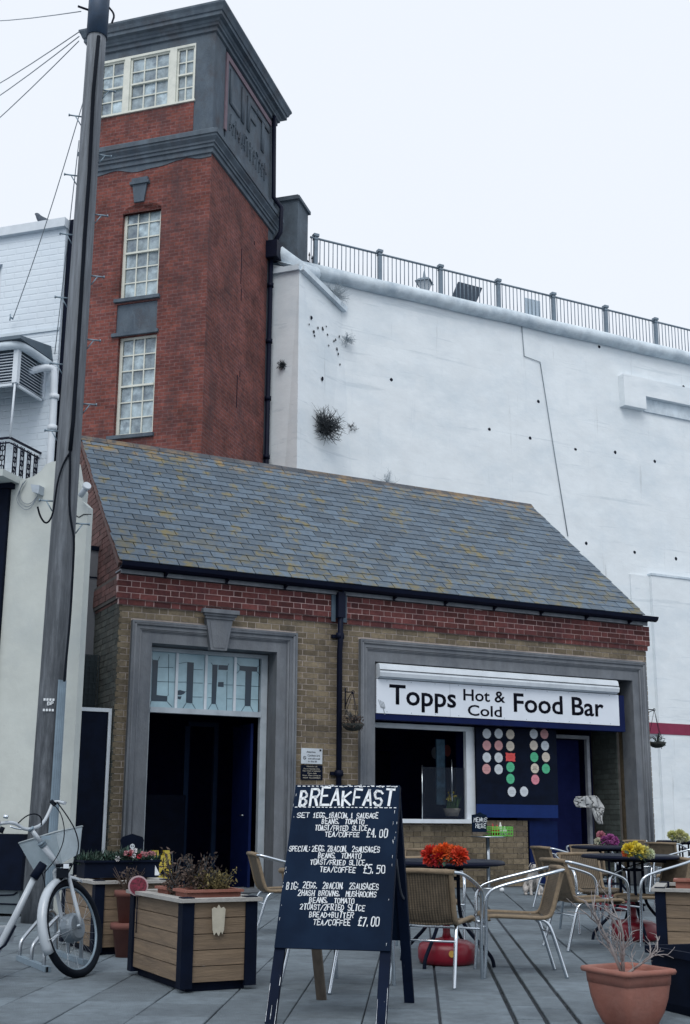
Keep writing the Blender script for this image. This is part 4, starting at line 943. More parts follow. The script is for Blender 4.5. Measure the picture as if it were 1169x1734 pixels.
# black upright strip at the right end of the upper wall, and white pipe
mb = MB(); mb.box((wr+.001,SB+.05,4.3),(wr+.16,SB+.25,ztop+.02)); lp(mb, 'dark_edge', m_black)
mb = MB(); xx = LP(89, 700, SB-.1).x; mb.tube(smooth_pts([(xx-.3,SB-.35,LP(80,632,SB-.3).z+.02),(xx-.05,SB-.12,LP(88,620,SB).z-.05),(xx,SB-.08,LP(88,640,SB).z),(xx,SB-.08,4.5)],2), .045, 10); lp(mb, 'white_downpipe', m_white)
mb = MB(); mb.tube([(xx,SB-.08,5.6),(xx,SB-.08,5.66)], .06, 10); mb.tube([(xx,SB-.08,6.0),(xx,SB-.08,6.06)], .06, 10); lp(mb, 'pipe_collar', m_white)
cz0, cz1 = LP(29, 648).z, LP(29, 594).z; cx = LP(29, 620).x
# louvred canopy: each slat a piece
can = MB()
can.box((cx-.045,-.02,cz0),(cx+.02,.045,cz1+.05)); can.box((cx-.02,SB-.05,cz0),(cx+.015,SB-.001,cz1+.02)); can.box((-3.2,-.01,cz0-.03),(cx-.046,.03,cz0)); can.box((cx-.02,.046,cz0-.03),(cx+.012,SB-.051,cz0))
o = lp(can, 'canopy_frame', m_white)
n = 11; sl = None
for k in range(n):
    z = cz0+.02+(cz1-cz0)*k/n
    q = MB().obox((0,.005,0),(1.55,0,0),(0,.018,.012),(0,-.002,.003)); s_ = q.build('louvre_slat', m_white, o); s_.location = (cx-.046-1.55,0,z)
    q = MB().obox((0,0,0),(.018,0,-.012),(0,(SB-.1)/2,0),(.002,0,.003)); s_ = q.build('louvre_slat', m_white, o); s_.location = (cx,SB/2,z)
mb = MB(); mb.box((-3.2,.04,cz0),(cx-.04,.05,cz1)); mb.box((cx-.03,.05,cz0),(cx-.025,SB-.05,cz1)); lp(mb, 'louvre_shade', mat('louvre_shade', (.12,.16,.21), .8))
mb = MB(); mb.tube(smooth_pts([(-3.2,-.06,cz1+.06),(cx-.2,-.06,cz1+.06),(cx+.03,-.04,cz1+.06),(cx+.05,.15,cz1+.06),(cx+.05,SB-.02,cz1+.06)],2), .055, 10); lp(mb, 'canopy_gutter', m_coping)
mb = MB(); mb.add([(-3.2,-.12,cz1+.10),(cx+.10,-.12,cz1+.10),(cx+.10,SB,cz1+.10),(-3.2,SB,cz1+.10),(-3.2,-.10,cz1+.15),(cx+.08,-.10,cz1+.15),(cx+.06,SB,cz1+.30),(-3.2,SB,cz1+.5)], [(0,1,5,4),(1,2,6,5),(4,5,6,7),(0,3,2,1)]); lp(mb, 'canopy_roof', mat('canopy_lead', (.05,.08,.11), .6, var=.2))
rz = LP(19, 742).z; cr = LP(19, 742).x
mb = MB(); mb.tube([(cr,-.02,rz),(cx-.01,-.0,cz0)], .013, 8); lp(mb, 'canopy_column', m_white)
mb = MB(); pz0 = bz+.03
mb.bar((-3.2,-.02,rz),(cr,-.02,rz),.03,.02); mb.bar((cr,-.02,rz),(cr+.02,SB,rz),.03,.02); mb.bar((-3.2,-.02,pz0+.03),(cr,-.02,pz0+.03),.02,.02); mb.bar((cr,-.02,pz0+.03),(cr+.02,SB,pz0+.03),.02,.02); mb.bar((-3.2,-.02,rz-.06),(cr,-.02,rz-.06),.015,.015); mb.bar((cr,0,rz-.06),(cr,SB,rz-.06),.015,.015)
lp(mb, 'railing_bar', m_gutter)
def scroll(P0, D, h):
    m_ = MB(); P0 = Vector(P0); D = Vector(D)
    for sgn in (-1, 1):
        m_.tube([P0+D*.035*sgn, P0+D*.035*sgn+Vector((0,0,h))], .007, 5)
    for zc in (.2, .5, .8):
        m_.tube([P0+D*math.cos(a)*.028+Vector((0,0,zc*h+math.sin(a)*.035)) for a in [k*.7 for k in range(10)]], .008, 4)
    m_.tube([P0, P0+Vector((0,0,h))], .005, 4); return m_
h = rz-pz0-.08
for k in range(5): lp(scroll((cr-.09-k*.15,-.02,pz0+.04), (1,0,0), h), 'scroll_baluster', m_gutter)
for k in range(4): lp(scroll((cr+.01,.09+k*.15,pz0+.04), (0,1,0), h), 'scroll_baluster', m_gutter)
# blocked dark base left: black cabinet against the wall
cb = GZ(0, 1552); o_ = Vector((cb.x, cb.y, 0))
cab = empty('wall_cabinet', B0-ey*.25, TA, label='black cabinet on a grey moulded base at the foot of the cream wall', cat='cabinet')
a = LP(41, 1413, -.35); b = LP(38, 1508, -.35)
mb = MB(); mb.box((-1.0,-.1,b.z),(a.x,.2,a.z)); mb.build('cabinet_body', m_black, cab)
mb = MB(); mb.box((-1.0,-.07,0.03),(a.x-.03,.19,b.z-.004)); mb.build('base', mat('grey_moulded_base', (.09,.12,.14), .6), cab)
mb = MB(); mb.tube(smooth_pts([(-1,-.075,b.z-.06),(a.x-.12,-.075,b.z-.06),(a.x-.05,-.075,b.z-.02)],2), .008, 5); mb.tube([(-1,-.075,b.z-.14),(a.x-.04,-.075,b.z-.14)], .008, 5); mb.build('trim_line', m_black, cab)
# grey-white electrical box with cable loops on the cream wall, white pipe stub
bxp = LP(68, 832)
eb = empty('junction_box', B0+ex*bxp.x-ey*.06+Vector((0,0,bxp.z)), TA, label='pale grey junction box with looped cables high on the cream wall', cat='box')
mb = MB(); mb.prism([(-.06,-.05,.06),(.055,-.05,.04),(.05,-.05,-.06),(-.035,-.05,-.03)], (0,.11,0)); mb.build('box_body', mat('grey_box', (.36,.42,.48), .6), eb)
mb = MB()
for k in range(3):
    pp = [LP(x, y, -.02) for x, y in ((45-2*k,815),(34,830),(33-k*2,846),(42,857+2*k),(54,855+k*2),(64,842))]
    mb.tube(smooth_pts([p+Vector((0,-.01*k,-.022*k+.02))-Vector((bxp.x,-.06,bxp.z)) for p in pp], 2), .0045, 5)
mb.build('cable_loop', m_wire, eb)
st = LP(149, 830, -.1); mb = MB(); mb.tube([(0,0,0),(.07,-.04,.05),(.10,-.06,.075)], .035, 10); mb.tube([(.10,-.06,.075),(.125,-.08,.09)], .048, 10); mb.v = [v+Vector((-.10,.02,-.05)) for v in mb.v]
lp(mb, 'overflow_pipe', m_white).location = st
mb = MB()
for L in ([(129,873),(134,876),(142,871),(150,871),(155,871)],): mb.tube([LP(x, y, -.003) for x, y in L], .006, 4)
lp(mb, 'wall_crack', m_cable)

# gate and panels in the gap between the cream wall and the kiosk
gt = empty('side_gate', (-.3,.06,0), label='tall navy side gate with a white frame left of the kiosk corner', cat='gate')
zg = FY(190,1200,.06).z; xa, xb = FY(128,1198,.06).x-.15, -.012
mb = MB(); mb.box((xa+.3,.0,.02),(xb+.3-.045,.04,zg-.05)); mb.build('gate_panel', m_black, gt)
mb = MB(); mb.box((xb+.3-.0449,-.02,0),(xb+.3,.05,zg-.0501)); mb.box((xa+.3,-.02,zg-.05),(xb+.3,.05,zg)); mb.build('gate_frame', m_white, gt)
gp_ = empty('rendered_panel', (-.2,1.25,0), label='grey rendered wall panel in the gap above the side gate', cat='wall')
a = FY(155,932,1.25); b = FY(174,932,1.25)
mb = MB(); mb.box((a.x-.3+.2,0,2.2),(b.x+.2,.1,a.z)); mb.build('render', mat('grey_render', (.17,.18,.20), .85, var=.08), gp_)
mb = MB(); mb.box((a.x-.3+.2,-.02,a.z+.001),(b.x+.22,.12,a.z+.07)); mb.box((a.x-.1,-.012,a.z-.42),(b.x+.2,-.001,a.z-.40)); mb.build('cap_strip', m_black, gp_)
zl_ = FY(160,1112,1.0).z; mb = MB()
for k in range(16): mb.bar((-.55+k*.06,.85,1.9),(-.55+k*.06+.0,.85,zl_),.012,.01); 
for k in range(18): mb.bar((-.6,.84,1.95+k*(zl_-1.95)/17),(-.02,.84,1.95+k*(zl_-1.95)/17),.012,.01)
mb.box((-.6,.9,1.9),(-.02,.93,zl_))
tag(mb.build('trellis', mat('dark_trellis', (.03,.045,.055), .8)), 'dark lattice screen above the side gate', 'trellis')

# ================================================================== UTILITY POLE
PB = GZ(62, 1562); pole = empty('utility_pole', PB, label='tall weathered wooden pole with climbing steps and a black cable', cat='pole')
TOP = 10.9; PTp = CAM+ray(168, 8)*((math.hypot(PB.x-CAM.x, PB.y-CAM.y))/math.hypot(ray(168,8).x, ray(168,8).y))
lean = Vector(((PTp.x-PB.x)/PTp.z, (PTp.y-PB.y)/PTp.z, 0))
def PR(z): return .142-.034*min(1, z/9.8)+.012*max(0, 1-z/1.2)
def PC(z): return Vector((lean.x*z, lean.y*z, z))
mb = MB(); mb.tube([PC(z) for z in [k*.5 for k in range(21)]], [PR(k*.5) for k in range(21)], 20, cap=True); mb.build('pole_shaft', m_pole, pole)
toC = (Vector((CAM.x, CAM.y, 0))-Vector((PB.x, PB.y, 0))).normalized(); sideR = Vector((-toC.y, toC.x, 0)) # right as seen
if sideR.dot(rt) < 0: sideR = -sideR
def on_pole(y, s=0., out=1.0):
    """height where the picture row y meets the pole axis"""
    lo, hi = 0, 12
    for _ in range(40):
        mid = (lo+hi)/2
        if px(PB+PC(mid))[1] > y: lo = mid
        else: hi = mid
    return lo
zb0, zb1 = on_pole(64), on_pole(-30)
mb = MB(); mb.tube([PC(zb0), PC(zb1)], .122, 14); mb.build('top_sleeve', mat('dark_blue_sleeve', (.02,.045,.085), .6, var=.3), pole)
for sgn, ys in ((-1, (200,300,400,507,619,732,850)), (1, (150,260,361,465,573,682,885))):
    for y in ys:
        z = on_pole(y); r_ = PR(z); c = PC(z); s = sideR*sgn
        mb = MB(); mb.tube([c+s*(r_-.01), c+s*(r_+.13)], .009, 6); mb.tube([c+s*(r_+.13), c+s*(r_+.145)], .016, 6); mb.tube([c+s*r_+Vector((0,0,-.11)), c+s*(r_+.07)+Vector((0,0,0))], .007, 5)
        mb.build('climbing_step', m_galv, pole)
mb = MB(); cf = []
def ps(x, y, out=.03):
    z = on_pole(y); d = ray(x, y); c = PB+PC(z); n = toC; t = ((c+n*(PR(z)*.7))-CAM).dot(n)/d.dot(n); return CAM+d*t+n*out-PB
cab = [(167,66),(158,160),(151,300),(144,396),(134,560),(124,715),(119,765)]
mb.tube([ps(x, y, .05) for x, y in cab], .022, 8); mb.tube(smooth_pts([ps(x, y, .05) for x, y in ((119,765),(119,800),(117,855),(121,890),(126,912),(124,960),(119,1050),(113,1110),(109,1155))], 2), .012, 6)
mb.tube(smooth_pts([ps(x, y, .05) for x, y in ((121,765),(108,785),(98,815),(93,850),(90,872),(83,886),(76,888),(68,876),(64,860))], 2), .010, 6)
for k in range(9):
    z = on_pole(140+k*75); 
mb.build('cable', m_cable, pole)
mb = MB(); z0, z1 = on_pole(1500), on_pole(1153)
for i in range(5):
    a0 = .35+i*.16; a1 = a0+.15
    q = []
    for z in (z0, z1):
        for a in (a0, a1):
            dvec = toC*math.cos(a)+sideR*math.sin(a); q.append(PC(z)+dvec*(PR(z)+.016))
    mb.add(q, [(0,1,3,2)])
mb.build('cable_guard', m_galv, pole)
# raised white marker characters on the pole
zz = on_pole(1187)
mk = MB(); rg = random.Random(4); Uv, Nv = sideR, toC
base = PC(zz)+toC*(PR(zz)+.004)-sideR*.03
strokes(mk, 'DP', base+Vector((0,0,-.052))-sideR*.005+toC*.004, Uv, Vector((0,0,1)), .05, .035, .011, Nv, rg, .02)
for (zo, n_) in ((.0, 4), (-.105, 4)):
    for k in range(n_):
        c = base+Uv*(-.04+k*.029)+Vector((0,0,zo))+toC*.004; mk.obox(c, Uv*.010, Vector((0,0,.012)), toC*.002)
mk.build('marker_plate', m_paint, pole)
mb = MB(); z = on_pole(20)
mb.tube([PC(z)-sideR*.1, PC(z)-sideR*.24+Vector((0,0,.03))], .014, 6); mb.tube(smooth_pts([PC(z)+sideR*.1+Vector((0,0,.1)), PC(z)+sideR*.19, PC(z)+sideR*.16-Vector((0,0,.12))],2), .012, 6); mb.build('wire_bracket', m_gutter, pole)
# overhead wires
def wire(n, pts, r, label, mt=m_wire):
    mb = MB(); mb.tube(pts, r, 4); o = mb.build(n, mt); return tag(o, label, 'wire')
pt = PB+PC(on_pole(24))-sideR*.22
lab = ['uppermost overhead wire running level to the left edge', 'second overhead wire sloping down to the left', 'third overhead wire sloping down to the left', 'lowest of the four overhead wires running off the left edge']
for i, (sy, yl) in enumerate(((24,27),(58,138),(66,160),(74,200))):
    a = PB+PC(on_pole(sy))-sideR*.2; D = 17; d = ray(-140, yl+(yl-sy)*.9); b = CAM+d*(D/math.hypot(d.x, d.y))
    wire('overhead_wire', [a.lerp(b, k/8)-Vector((0,0,.10*math.sin(math.pi*k/8))) for k in range(9)], .006, lab[i])
an = LP(22, 540, SB-.05); an = B0+ex*an.x+ey*an.y+Vector((0,0,an.z))
wire('drop_wire', [(PB+PC(on_pole(172))-sideR*.1).lerp(an, k/8)-Vector((0,0,.12*math.sin(math.pi*k/8))) for k in range(9)], .006, 'thin wire dropping from the pole to a hook on the white wall')
an2 = LP(93, 600, SB-.05); an2 = B0+ex*an2.x+ey*an2.y+Vector((0,0,an2.z))
wire('drop_wire', [(PB+PC(on_pole(240))-sideR*.12).lerp(an2, k/6) for k in range(7)], .006, 'thin steep wire running down close beside the pole to the canopy')
mb = MB(); mb.tube([an, an-ey*.06], .012, 6); mb.tube([an-ey*.06-Vector((0,0,.05)), an-ey*.06+Vector((0,0,.04))], .008, 6); tag(mb.build('wall_hook', m_galv), 'small metal hook holding the drop wire on the white wall', 'hook')
# ================================================================== SMALL FIXTURES ON THE KIOSK
def plate(name, x0, y0, x1, y1, mt, label, cat, lines, ink, Y=-.012):
    a, b = FY(x0, y0, Y), FY(x1, y1, Y); o_ = Vector(((a.x+b.x)/2, Y, b.z))
    e = empty(name, o_, label=label, cat=cat)
    MB().box((a.x-o_.x, 0, 0), (b.x-o_.x, .010, a.z-b.z)).build('plate', mt, e)
    H = a.z-b.z; Wd = b.x-a.x
    for (t, u, v, wu, h) in lines:
        M = Matrix(((1,0,0,a.x-o_.x+Wd*u),(0,0,-1,-.0005),(0,1,0,H*(1-v)),(0,0,0,1)))
        txt(t, 'lettering', ink, e, H*h, Wd*wu, M, .001, .01, 'T')
    return e, a, b, o_, Wd, H
e, a, b, o_, Wd, H = plate('lift_notice', 510.5, 1266.5, 546, 1294, mat('white_enamel', (.50,.56,.62), .5), 'small white notice about cyclists on the brick pier', 'notice',
    [('Attention', .25, .30, .42, .13), ('Cyclists are', .30, .52, .58, .12), ('not allowed', .33, .72, .56, .12), ('in the lift', .33, .90, .42, .12)], m_ink)
mb = MB(); c = Vector((a.x-o_.x+Wd*.16, -.002, H*.38)); mb.tube([c+Vector((math.cos(k*.5236)*.022, 0, math.sin(k*.5236)*.022)) for k in range(13)], .003, 4); mb.bar(c-Vector((.015,0,-.015)), c+Vector((.015,0,-.015)), .004, .004); mb.build('prohibition_mark', m_ink, e)
MB().box((a.x-o_.x+Wd*.86, -.002, H*.82), (a.x-o_.x+Wd*.95, -.0001, H*.95)).build('corner_mark', m_ink, e)
plate('lift_hours_plate', 510, 1295, 546.5, 1321, m_black, 'small black plate of white lettering under the white notice', 'notice',
    [('Admission Lift', .25, .14, .5, .09), ('Mon to Saturday Only', .12, .30, .74, .09), ('Open Easter to September', .08, .44, .84, .09), ('Open daily', .30, .60, .42, .09), ('from 10am onwards', .08, .75, .84, .09), ('NOT ALLOWED', .1, .92, .8, .10)], m_tag)
def blades(mb, c, r, n, rg, h=.25, lean_=.6, w_=.012):
    for _ in range(n):
        a = rg.uniform(0, 6.28); l = rg.uniform(.2, lean_); b = Vector(c)+Vector((rg.gauss(0,r*.4), rg.gauss(0,r*.4), 0)); H = h*rg.uniform(.6,1.1)
        d = Vector((math.cos(a)*l, math.sin(a)*l, 1)).normalized(); s = Vector((-math.sin(a), math.cos(a), 0))*w_
        mb.add([b-s, b+s, b+d*H*.6+s*.8, b+d*H*.6-s*.8], [(0,1,2,3)]); mb.add([b+d*H*.6-s*.8, b+d*H*.6+s*.8, b+d*H+Vector((d.x,d.y,-.4))*H*.12], [(0,1,2)])
def basket(label, arm0, arm1, bowl, rad, seed, busy):
    """hanging basket: wall bracket, chains, wire bowl and dead planting"""
    rg = random.Random(seed); arm0, arm1, bowl = Vector(arm0), Vector(arm1), Vector(bowl); o_ = bowl.copy()
    e = empty('hanging_basket', o_, label=label, cat='hanging basket')
    mb = MB(); mb.tube([arm0-o_, arm1-o_], .009, 6); mb.tube([arm0-o_-Vector((0,0,.26)), arm0-o_+Vector((0,0,.06))], .010, 6); mb.tube(smooth_pts([arm0-o_-Vector((0,0,.22)), (arm0+arm1)/2-o_-Vector((0,0,.06)), arm1-o_],2), .007, 5)
    mb.tube([arm1-o_+Vector((math.cos(k)*.025, 0, math.sin(k)*.025)) for k in range(7)], .006, 4); mb.build('bracket', m_gutter, e)
    mb = MB()
    for k in range(3): a = k*2.094+.4; mb.tube([arm1-o_, Vector((math.cos(a)*rad, math.sin(a)*rad, 0))], .004, 4)
    mb.build('chain', m_gutter, e)
    mb = MB(); mb.lathe([(rad*.25,-rad*.62),(rad*.6,-rad*.52),(rad*.88,-rad*.28),(rad,0),(rad*.9,.0),(rad*.7,-.02)], (0,0,0), 18); mb.build('bowl', mat('moss_lining', (.028,.033,.032), .95, var=.5, scale=18, bump=1, bscale=50), e)
    mb = MB(); foliage(mb, (0,0,-rad*.2), (rad*1.05, rad*1.05, rad*.42), 120 if busy else 50, .045, rg); foliage(mb, (0,0,.06), (rad, rad, .08), 120 if busy else 30, .05, rg); mb.build('leaves', m_leafbrown if busy else m_leaf, e)
    mb = MB()
    for k in range(26 if busy else 16):
        a = rg.uniform(0,6.28); d = Vector((math.cos(a)*rg.uniform(.2,1.1)*rad, math.sin(a)*rad*.8, rg.uniform(.05,.2))); mb.tube([Vector((0,0,.0))+d*.1, d*.6+Vector((0,0,.03)), d], [.006,.005,.002], 4, cap=False)
    mb.build('stem', m_dtwig, e)
a = FY(585, 1172, -.05); b = FY(598, 1172, -.36); bw = FY(598, 1226, -.36)
basket('hanging basket of dead plants on the brick pier right of the downpipe', a, b, bw, .165, 3, True)
a = Vector((W+.02, .25, FX(1098, 1203, W+.02).z)); yb = .25; b_ = FY(1108, 1202, yb); bw = FY(1113, 1257, yb)
basket('hanging basket on the right hand end wall against the white cliff', (W+.02, yb, b_.z), b_, bw, .155, 8, False)

# window sill plant inside the hatch
sp0 = Vector((5.62, .62, 1.03)); pl = empty('hatch_plant', FY(766,1382,.5), label='potted plant with yellow flowers standing in the serving hatch', cat='plant')
mb = MB(); mb.lathe([(.10,0),(.14,.12),(.13,.12)], (0,0,0), 14); mb.build('basket_pot', mat('grey_basket', (.14,.14,.13), .9, bump=.5), pl)
mb = MB(); blades(mb, (0,0,.10), .1, 60, random.Random(6), .28, .7, .007); mb.build('leaves', mat('mid_leaf', (.05,.11,.04), .7, var=.3, island=.3), pl)
mb = MB(); rg = random.Random(9)
for k in range(7): foliage(mb, (rg.uniform(-.1,.1), rg.uniform(-.06,.06), rg.uniform(.22,.40)), (.03,.03,.03), 8, .04, rg, aspect=1.4)
mb.build('bloom', flower_mat('yellow', (.55,.45,.05)), pl)
# grey white cloth on a black pole-stand in the doorway
ck = FY(1003, 1375, .35); e = empty('cloth_stand', (ck.x, .35, 0), label='dark metal stand in the doorway behind the cloth', cat='stand')
MB().tube([(0.02,0,0),(0.02,0,ck.z+.08)], .012, 6).tube([(-.2,0,ck.z+.12),(.12,0,ck.z+.14)], .010, 6).build('pole', m_gutter, e)
mb = MB(); rg = random.Random(2)
def cloth(ptsU, name, o_, mt, fold=.025, seed=1, nv=14):
    """a hanging cloth as a pleated sheet: ptsU rows of picture outline points left/right from top to bottom"""
    rg = random.Random(seed); mb = MB(); rows = []; nu = 14
    for j in range(nv+1):
        t = j/nv*(len(ptsU)-1); i = min(int(t), len(ptsU)-2); f = t-i
        L = ptsU[i][0].lerp(ptsU[i+1][0], f); Rr = ptsU[i][1].lerp(ptsU[i+1][1], f)
        rows.append([L.lerp(Rr, k/nu)+Vector((0, -fold*math.sin(k*.95+j*.25+seed)-fold*.4*math.sin(k*.5-j*.4), rg.uniform(-.001,.001))) for k in range(nu+1)])
    for j in range(nv):
        for k in range(nu):
            a, b, c, d = rows[j][k], rows[j][k+1], rows[j+1][k+1], rows[j+1][k]; mb.add([a-o_, b-o_, c-o_, d-o_], [(0,1,2,3)], True)
    o = mb.build(name, mt, None, o_); md = o.modifiers.new('s', 'SOLIDIFY'); md.thickness = .006
    bm = bmesh.new(); bm.from_mesh(o.data); bmesh.ops.remove_doubles(bm, verts=bm.verts, dist=.0005); bm.to_mesh(o.data); bm.free(); return o
Yc = .33
f = lambda x, y: FY(x, y, Yc)
o = cloth([(f(975,1349), f(1010,1347)), (f(974,1358), f(1017,1352)), (f(978,1367), f(1022,1362)), (f(1000,1368), f(1022,1368)), (f(1003,1378), f(1020,1376)), (f(1008,1388), f(1020,1388)), (f(1014,1395), f(1020,1396))], 'hanging_cloth', f(1000,1370), m_cloth, .03, 3, 26)
tag(o, 'crumpled grey white cloth hung by the blue door of the food bar', 'cloth')

# ================================================================== CAFE TABLES
def make_table(mtop=m_black):
    t = empty('bistro_table', (0,0,0))
    mb = MB(); mb.lathe([(.40,.695),(.425,.700),(.430,.712),(.428,.726),(.415,.730)], (0,0,0), 40); mb.build('tabletop', mat('black_table_top', (.004,.008,.020), .4, spec=.12), t)
    MB().lathe([(.432,.700),(.437,.703),(.437,.718),(.431,.721)], (0,0,0), 40).build('rim', m_gutter, t)
    mb = MB()
    for z in (.30, .60): mb.tube([(math.cos(k*.5236)*.10, math.sin(k*.5236)*.10, z) for k in range(13)], .011, 6)
    mb.tube([(-.34,0,.68),(.34,0,.68)], .012, 6); mb.tube([(0,-.34,.68),(0,.34,.68)], .012, 6); mb.build('frame_ring', m_black, t)
    for k in range(4):
        a = R(45+90*k); c, s = math.cos(a), math.sin(a)
        mb = MB(); mb.tube(smooth_pts([(c*.10,s*.10,.69),(c*.10,s*.10,.36),(c*.16,s*.16,.25),(c*.30,s*.30,.12),(c*.36,s*.36,.06),(c*.37,s*.37,0)],2), .0135, 7); mb.build('leg', m_black, t)
    return t
tabs = [((757,1632), -12, 'round black bistro table with orange and red flowers on it'), ((1075,1592), 20, 'round black bistro table with the yellow flower bunch in the middle'),
        ((1035,1541), 5, 'round black bistro table with pink and purple flowers near the door'), ((1165,1506), 30, 'farthest right black bistro table, with pale yellow flowers'),
        ((600,1572), 10, 'black bistro table hidden behind the breakfast chalkboard')]
TB = []
t0 = make_table()
for i, (c, rz_, lab_) in enumerate(tabs):
    t = t0 if i == 0 else copy_tree(t0); t.location = GZ(*c); t.location.z = 0; t.rotation_euler.z = R(rz_); tag(t, lab_, 'table', 'black bistro tables outside the food bar'); TB.append(t)
# parasol weights: red plastic tanks with a neck and a cap
def make_base():
    t = empty('parasol_base', (0,0,0))
    mb = MB(); mb.lathe([(.19,.0),(.235,.012),(.25,.05),(.25,.12),(.235,.155),(.19,.18),(.09,.195),(.05,.205)], (0,0,0), 28); mb.build('tank', m_redpl, t)
    mb = MB(); mb.lathe([(.045,.19),(.032,.24),(.032,.37),(.038,.375),(.038,.39),(.03,.39)], (0,0,0), 14); mb.build('neck', m_redpl, t)
    mb = MB(); mb.tube([(0,0,0),(.016,0,0)], .026, 14); o = mb.build('filler_cap', m_yellow, t); o.location = (.245,0,.10); return t
b0 = make_base()
for i, (lab_, rz_) in enumerate((('red parasol base with a yellow cap under the table with orange flowers', -112), ('red parasol base under the table with yellow flowers', 120), ('red parasol base under the table with pink flowers', 60), ('red parasol base under the farthest right table', 60))):
    b = b0 if i == 0 else copy_tree(b0); b.scale = (.84,.84,.9); b.location = TB[i].location; b.rotation_euler.z = R(rz_); tag(b, lab_, 'parasol base', 'red parasol bases under the tables')

# ================================================================== RATTAN CHAIRS (front along +X)
def make_chair():
    t = empty('bistro_chair', (0,0,0)); P = smooth_pts([(.21,.40),(.225,.435),(.19,.447),(-.02,.437),(-.16,.430),(-.215,.455),(-.245,.56),(-.275,.68),(-.30,.785),(-.318,.80),(-.335,.79)],2)if False else None
    def sheet(prof, hw, th=.012):
        mb = MB(); prof = smooth_pts([(a, 0, z) for a, z in prof], 2); n = len(prof); nu = 8; g = []
        for i, p in enumerate(prof):
            row = []
            for k in range(nu+1):
                v = -1+2*k/nu; row.append(Vector((p.x-(.012*(1-v*v) if p.z > .5 else 0), v*hw, p.z-(.012*(1-v*v) if p.z <= .5 else 0))))
            g.append(row)
        for i in range(n-1):
            for k in range(nu): mb.add([g[i][k], g[i][k+1], g[i+1][k+1], g[i+1][k]], [(0,1,2,3)], True)
        o = mb
        return o
    def fin(o):
        bm = bmesh.new(); bm.from_mesh(o.data); bmesh.ops.remove_doubles(bm, verts=bm.verts, dist=.0004); bmesh.ops.recalc_face_normals(bm, faces=bm.faces)
        r = bmesh.ops.solidify(bm, geom=bm.faces[:], thickness=.012); bm.to_mesh(o.data); bm.free()
        for p in o.data.polygons: p.use_smooth = True
    seat = sheet([(.20,.405),(.222,.43),(.19,.447),(-.02,.438),(-.16,.430),(-.20,.44)], .195).build('seat', m_rattan, t); fin(seat)
    back = sheet([(-.202,.441),(-.222,.47),(-.245,.56),(-.275,.68),(-.298,.775)], .195).build('backrest', m_rattan, t); fin(back)
    mb = MB(); mb.tube([(-.302,-.225,.79),(-.315,0,.797),(-.302,.225,.79)], .020, 10); mb.build('top_roll', m_rattube, t)
    for s in (-1, 1):
        mb = MB(); mb.tube(smooth_pts([(.215,s*.20,.415),(.222,s*.20,.438),(.18,s*.20,.446),(-.05,s*.20,.436),(-.185,s*.20,.430),(-.222,s*.20,.47),(-.262,s*.20,.64),(-.30,s*.20,.785)],2), .0165, 8); mb.build('seat_edge', m_rattube, t)
        mb = MB(); mb.tube(smooth_pts([(-.302,s*.222,.79),(-.27,s*.262,.785),(-.10,s*.275,.735),(.12,s*.270,.675),(.215,s*.265,.63),(.238,s*.26,.54),(.232,s*.25,.30),(.250,s*.25,.0)],3), .0125, 8); mb.build('arm_tube', m_alu, t)
        mb = MB(); mb.tube(smooth_pts([(-.13,s*.19,.425),(-.185,s*.20,.405),(-.215,s*.205,.34),(-.26,s*.21,.17),(-.305,s*.215,0)],2), .0125, 8); mb.build('rear_leg', m_alu, t)
        mb = MB(); mb.tube([(.245,s*.26,.41),(.235,s*.205,.415)], .009, 6); mb.build('side_bolt', m_alu, t)
    mb = MB(); mb.tube([(.234,-.25,.36),(.234,.25,.36)], .009, 6); mb.build('stretcher', m_alu, t)
    mb = MB(); mb.tube([(-.225,-.205,.31),(-.225,.205,.31)], .009, 6); mb.build('stretcher', m_alu, t)
    return t
ch0 = make_chair(); CH = []
def chair(loc, head, label):
    c = ch0 if not CH else copy_tree(ch0); c.location = (loc[0], loc[1], 0); c.rotation_euler.z = R(head); c.scale = (1,1,.885); CH.append(c)
    return tag(c, label, 'chair', 'rattan and aluminium chairs outside the food bar')
def by_feet(pix, head, label, foot=(-.305, -.215)):
    """stand a chair so that its named foot (local x,y) is on the picture's ground point"""
    g_ = GZ(*pix); a = R(head); off = Vector((foot[0]*math.cos(a)-foot[1]*math.sin(a), foot[0]*math.sin(a)+foot[1]*math.cos(a), 0)); chair(g_-off, head, label)
by_feet((961,1657), 154, 'tan rattan chair seen side on, drawn up right of the orange flower table', (-.305, .215))
by_feet((769.5,1676), 42, 'rattan chair with its woven back to the viewer, right of the chalkboard', (-.305, -.215))
by_feet((962,1612), -10, 'rattan chair left of the yellow flower table, nearest the white dog', (-.305, -.215))
by_feet((903,1537), -6, 'rattan chair behind the dog side chair, in front of the blue door', (-.305, .215))
by_feet((432,1586), -12, 'rattan chair left of the chalkboard facing the hidden table', (-.305, -.215))
by_feet((1086,1604), 170, 'rattan chair on the right of the yellow flower table, above the wooden planter', (.25, .25))
by_feet((668,1670), 20, 'rattan chair mostly hidden behind the chalkboard', (.25, -.25))
p4 = TB[1].location; chair(p4+Vector((.15,.75,0)), -105, 'rattan chair on the far side of the yellow flower table')
p3 = TB[2].location; chair(p3+Vector((.80,-.35,0)), 165, 'rattan chair between the pink flower table and the far right table')
chair(p3+Vector((.35,.78,0)), -120, 'rattan chair behind the pink flower table, backed to the doorway')
p1 = TB[0].location; chair(p1+Vector((.35,.85,0)), -112, 'rattan chair on the far side of the orange flower table')
chair(TB[4].location+Vector((.85,.55,0)), -160, 'rattan chair behind the chalkboard with only one arm showing')
p5 = TB[3].location; chair(p5+Vector((-.75,-.45,0)), 30, 'rattan chair left of the farthest right table')
chair(p5+Vector((-.1,.8,0)), -95, 'rattan chair beyond the farthest right table against the white wall')

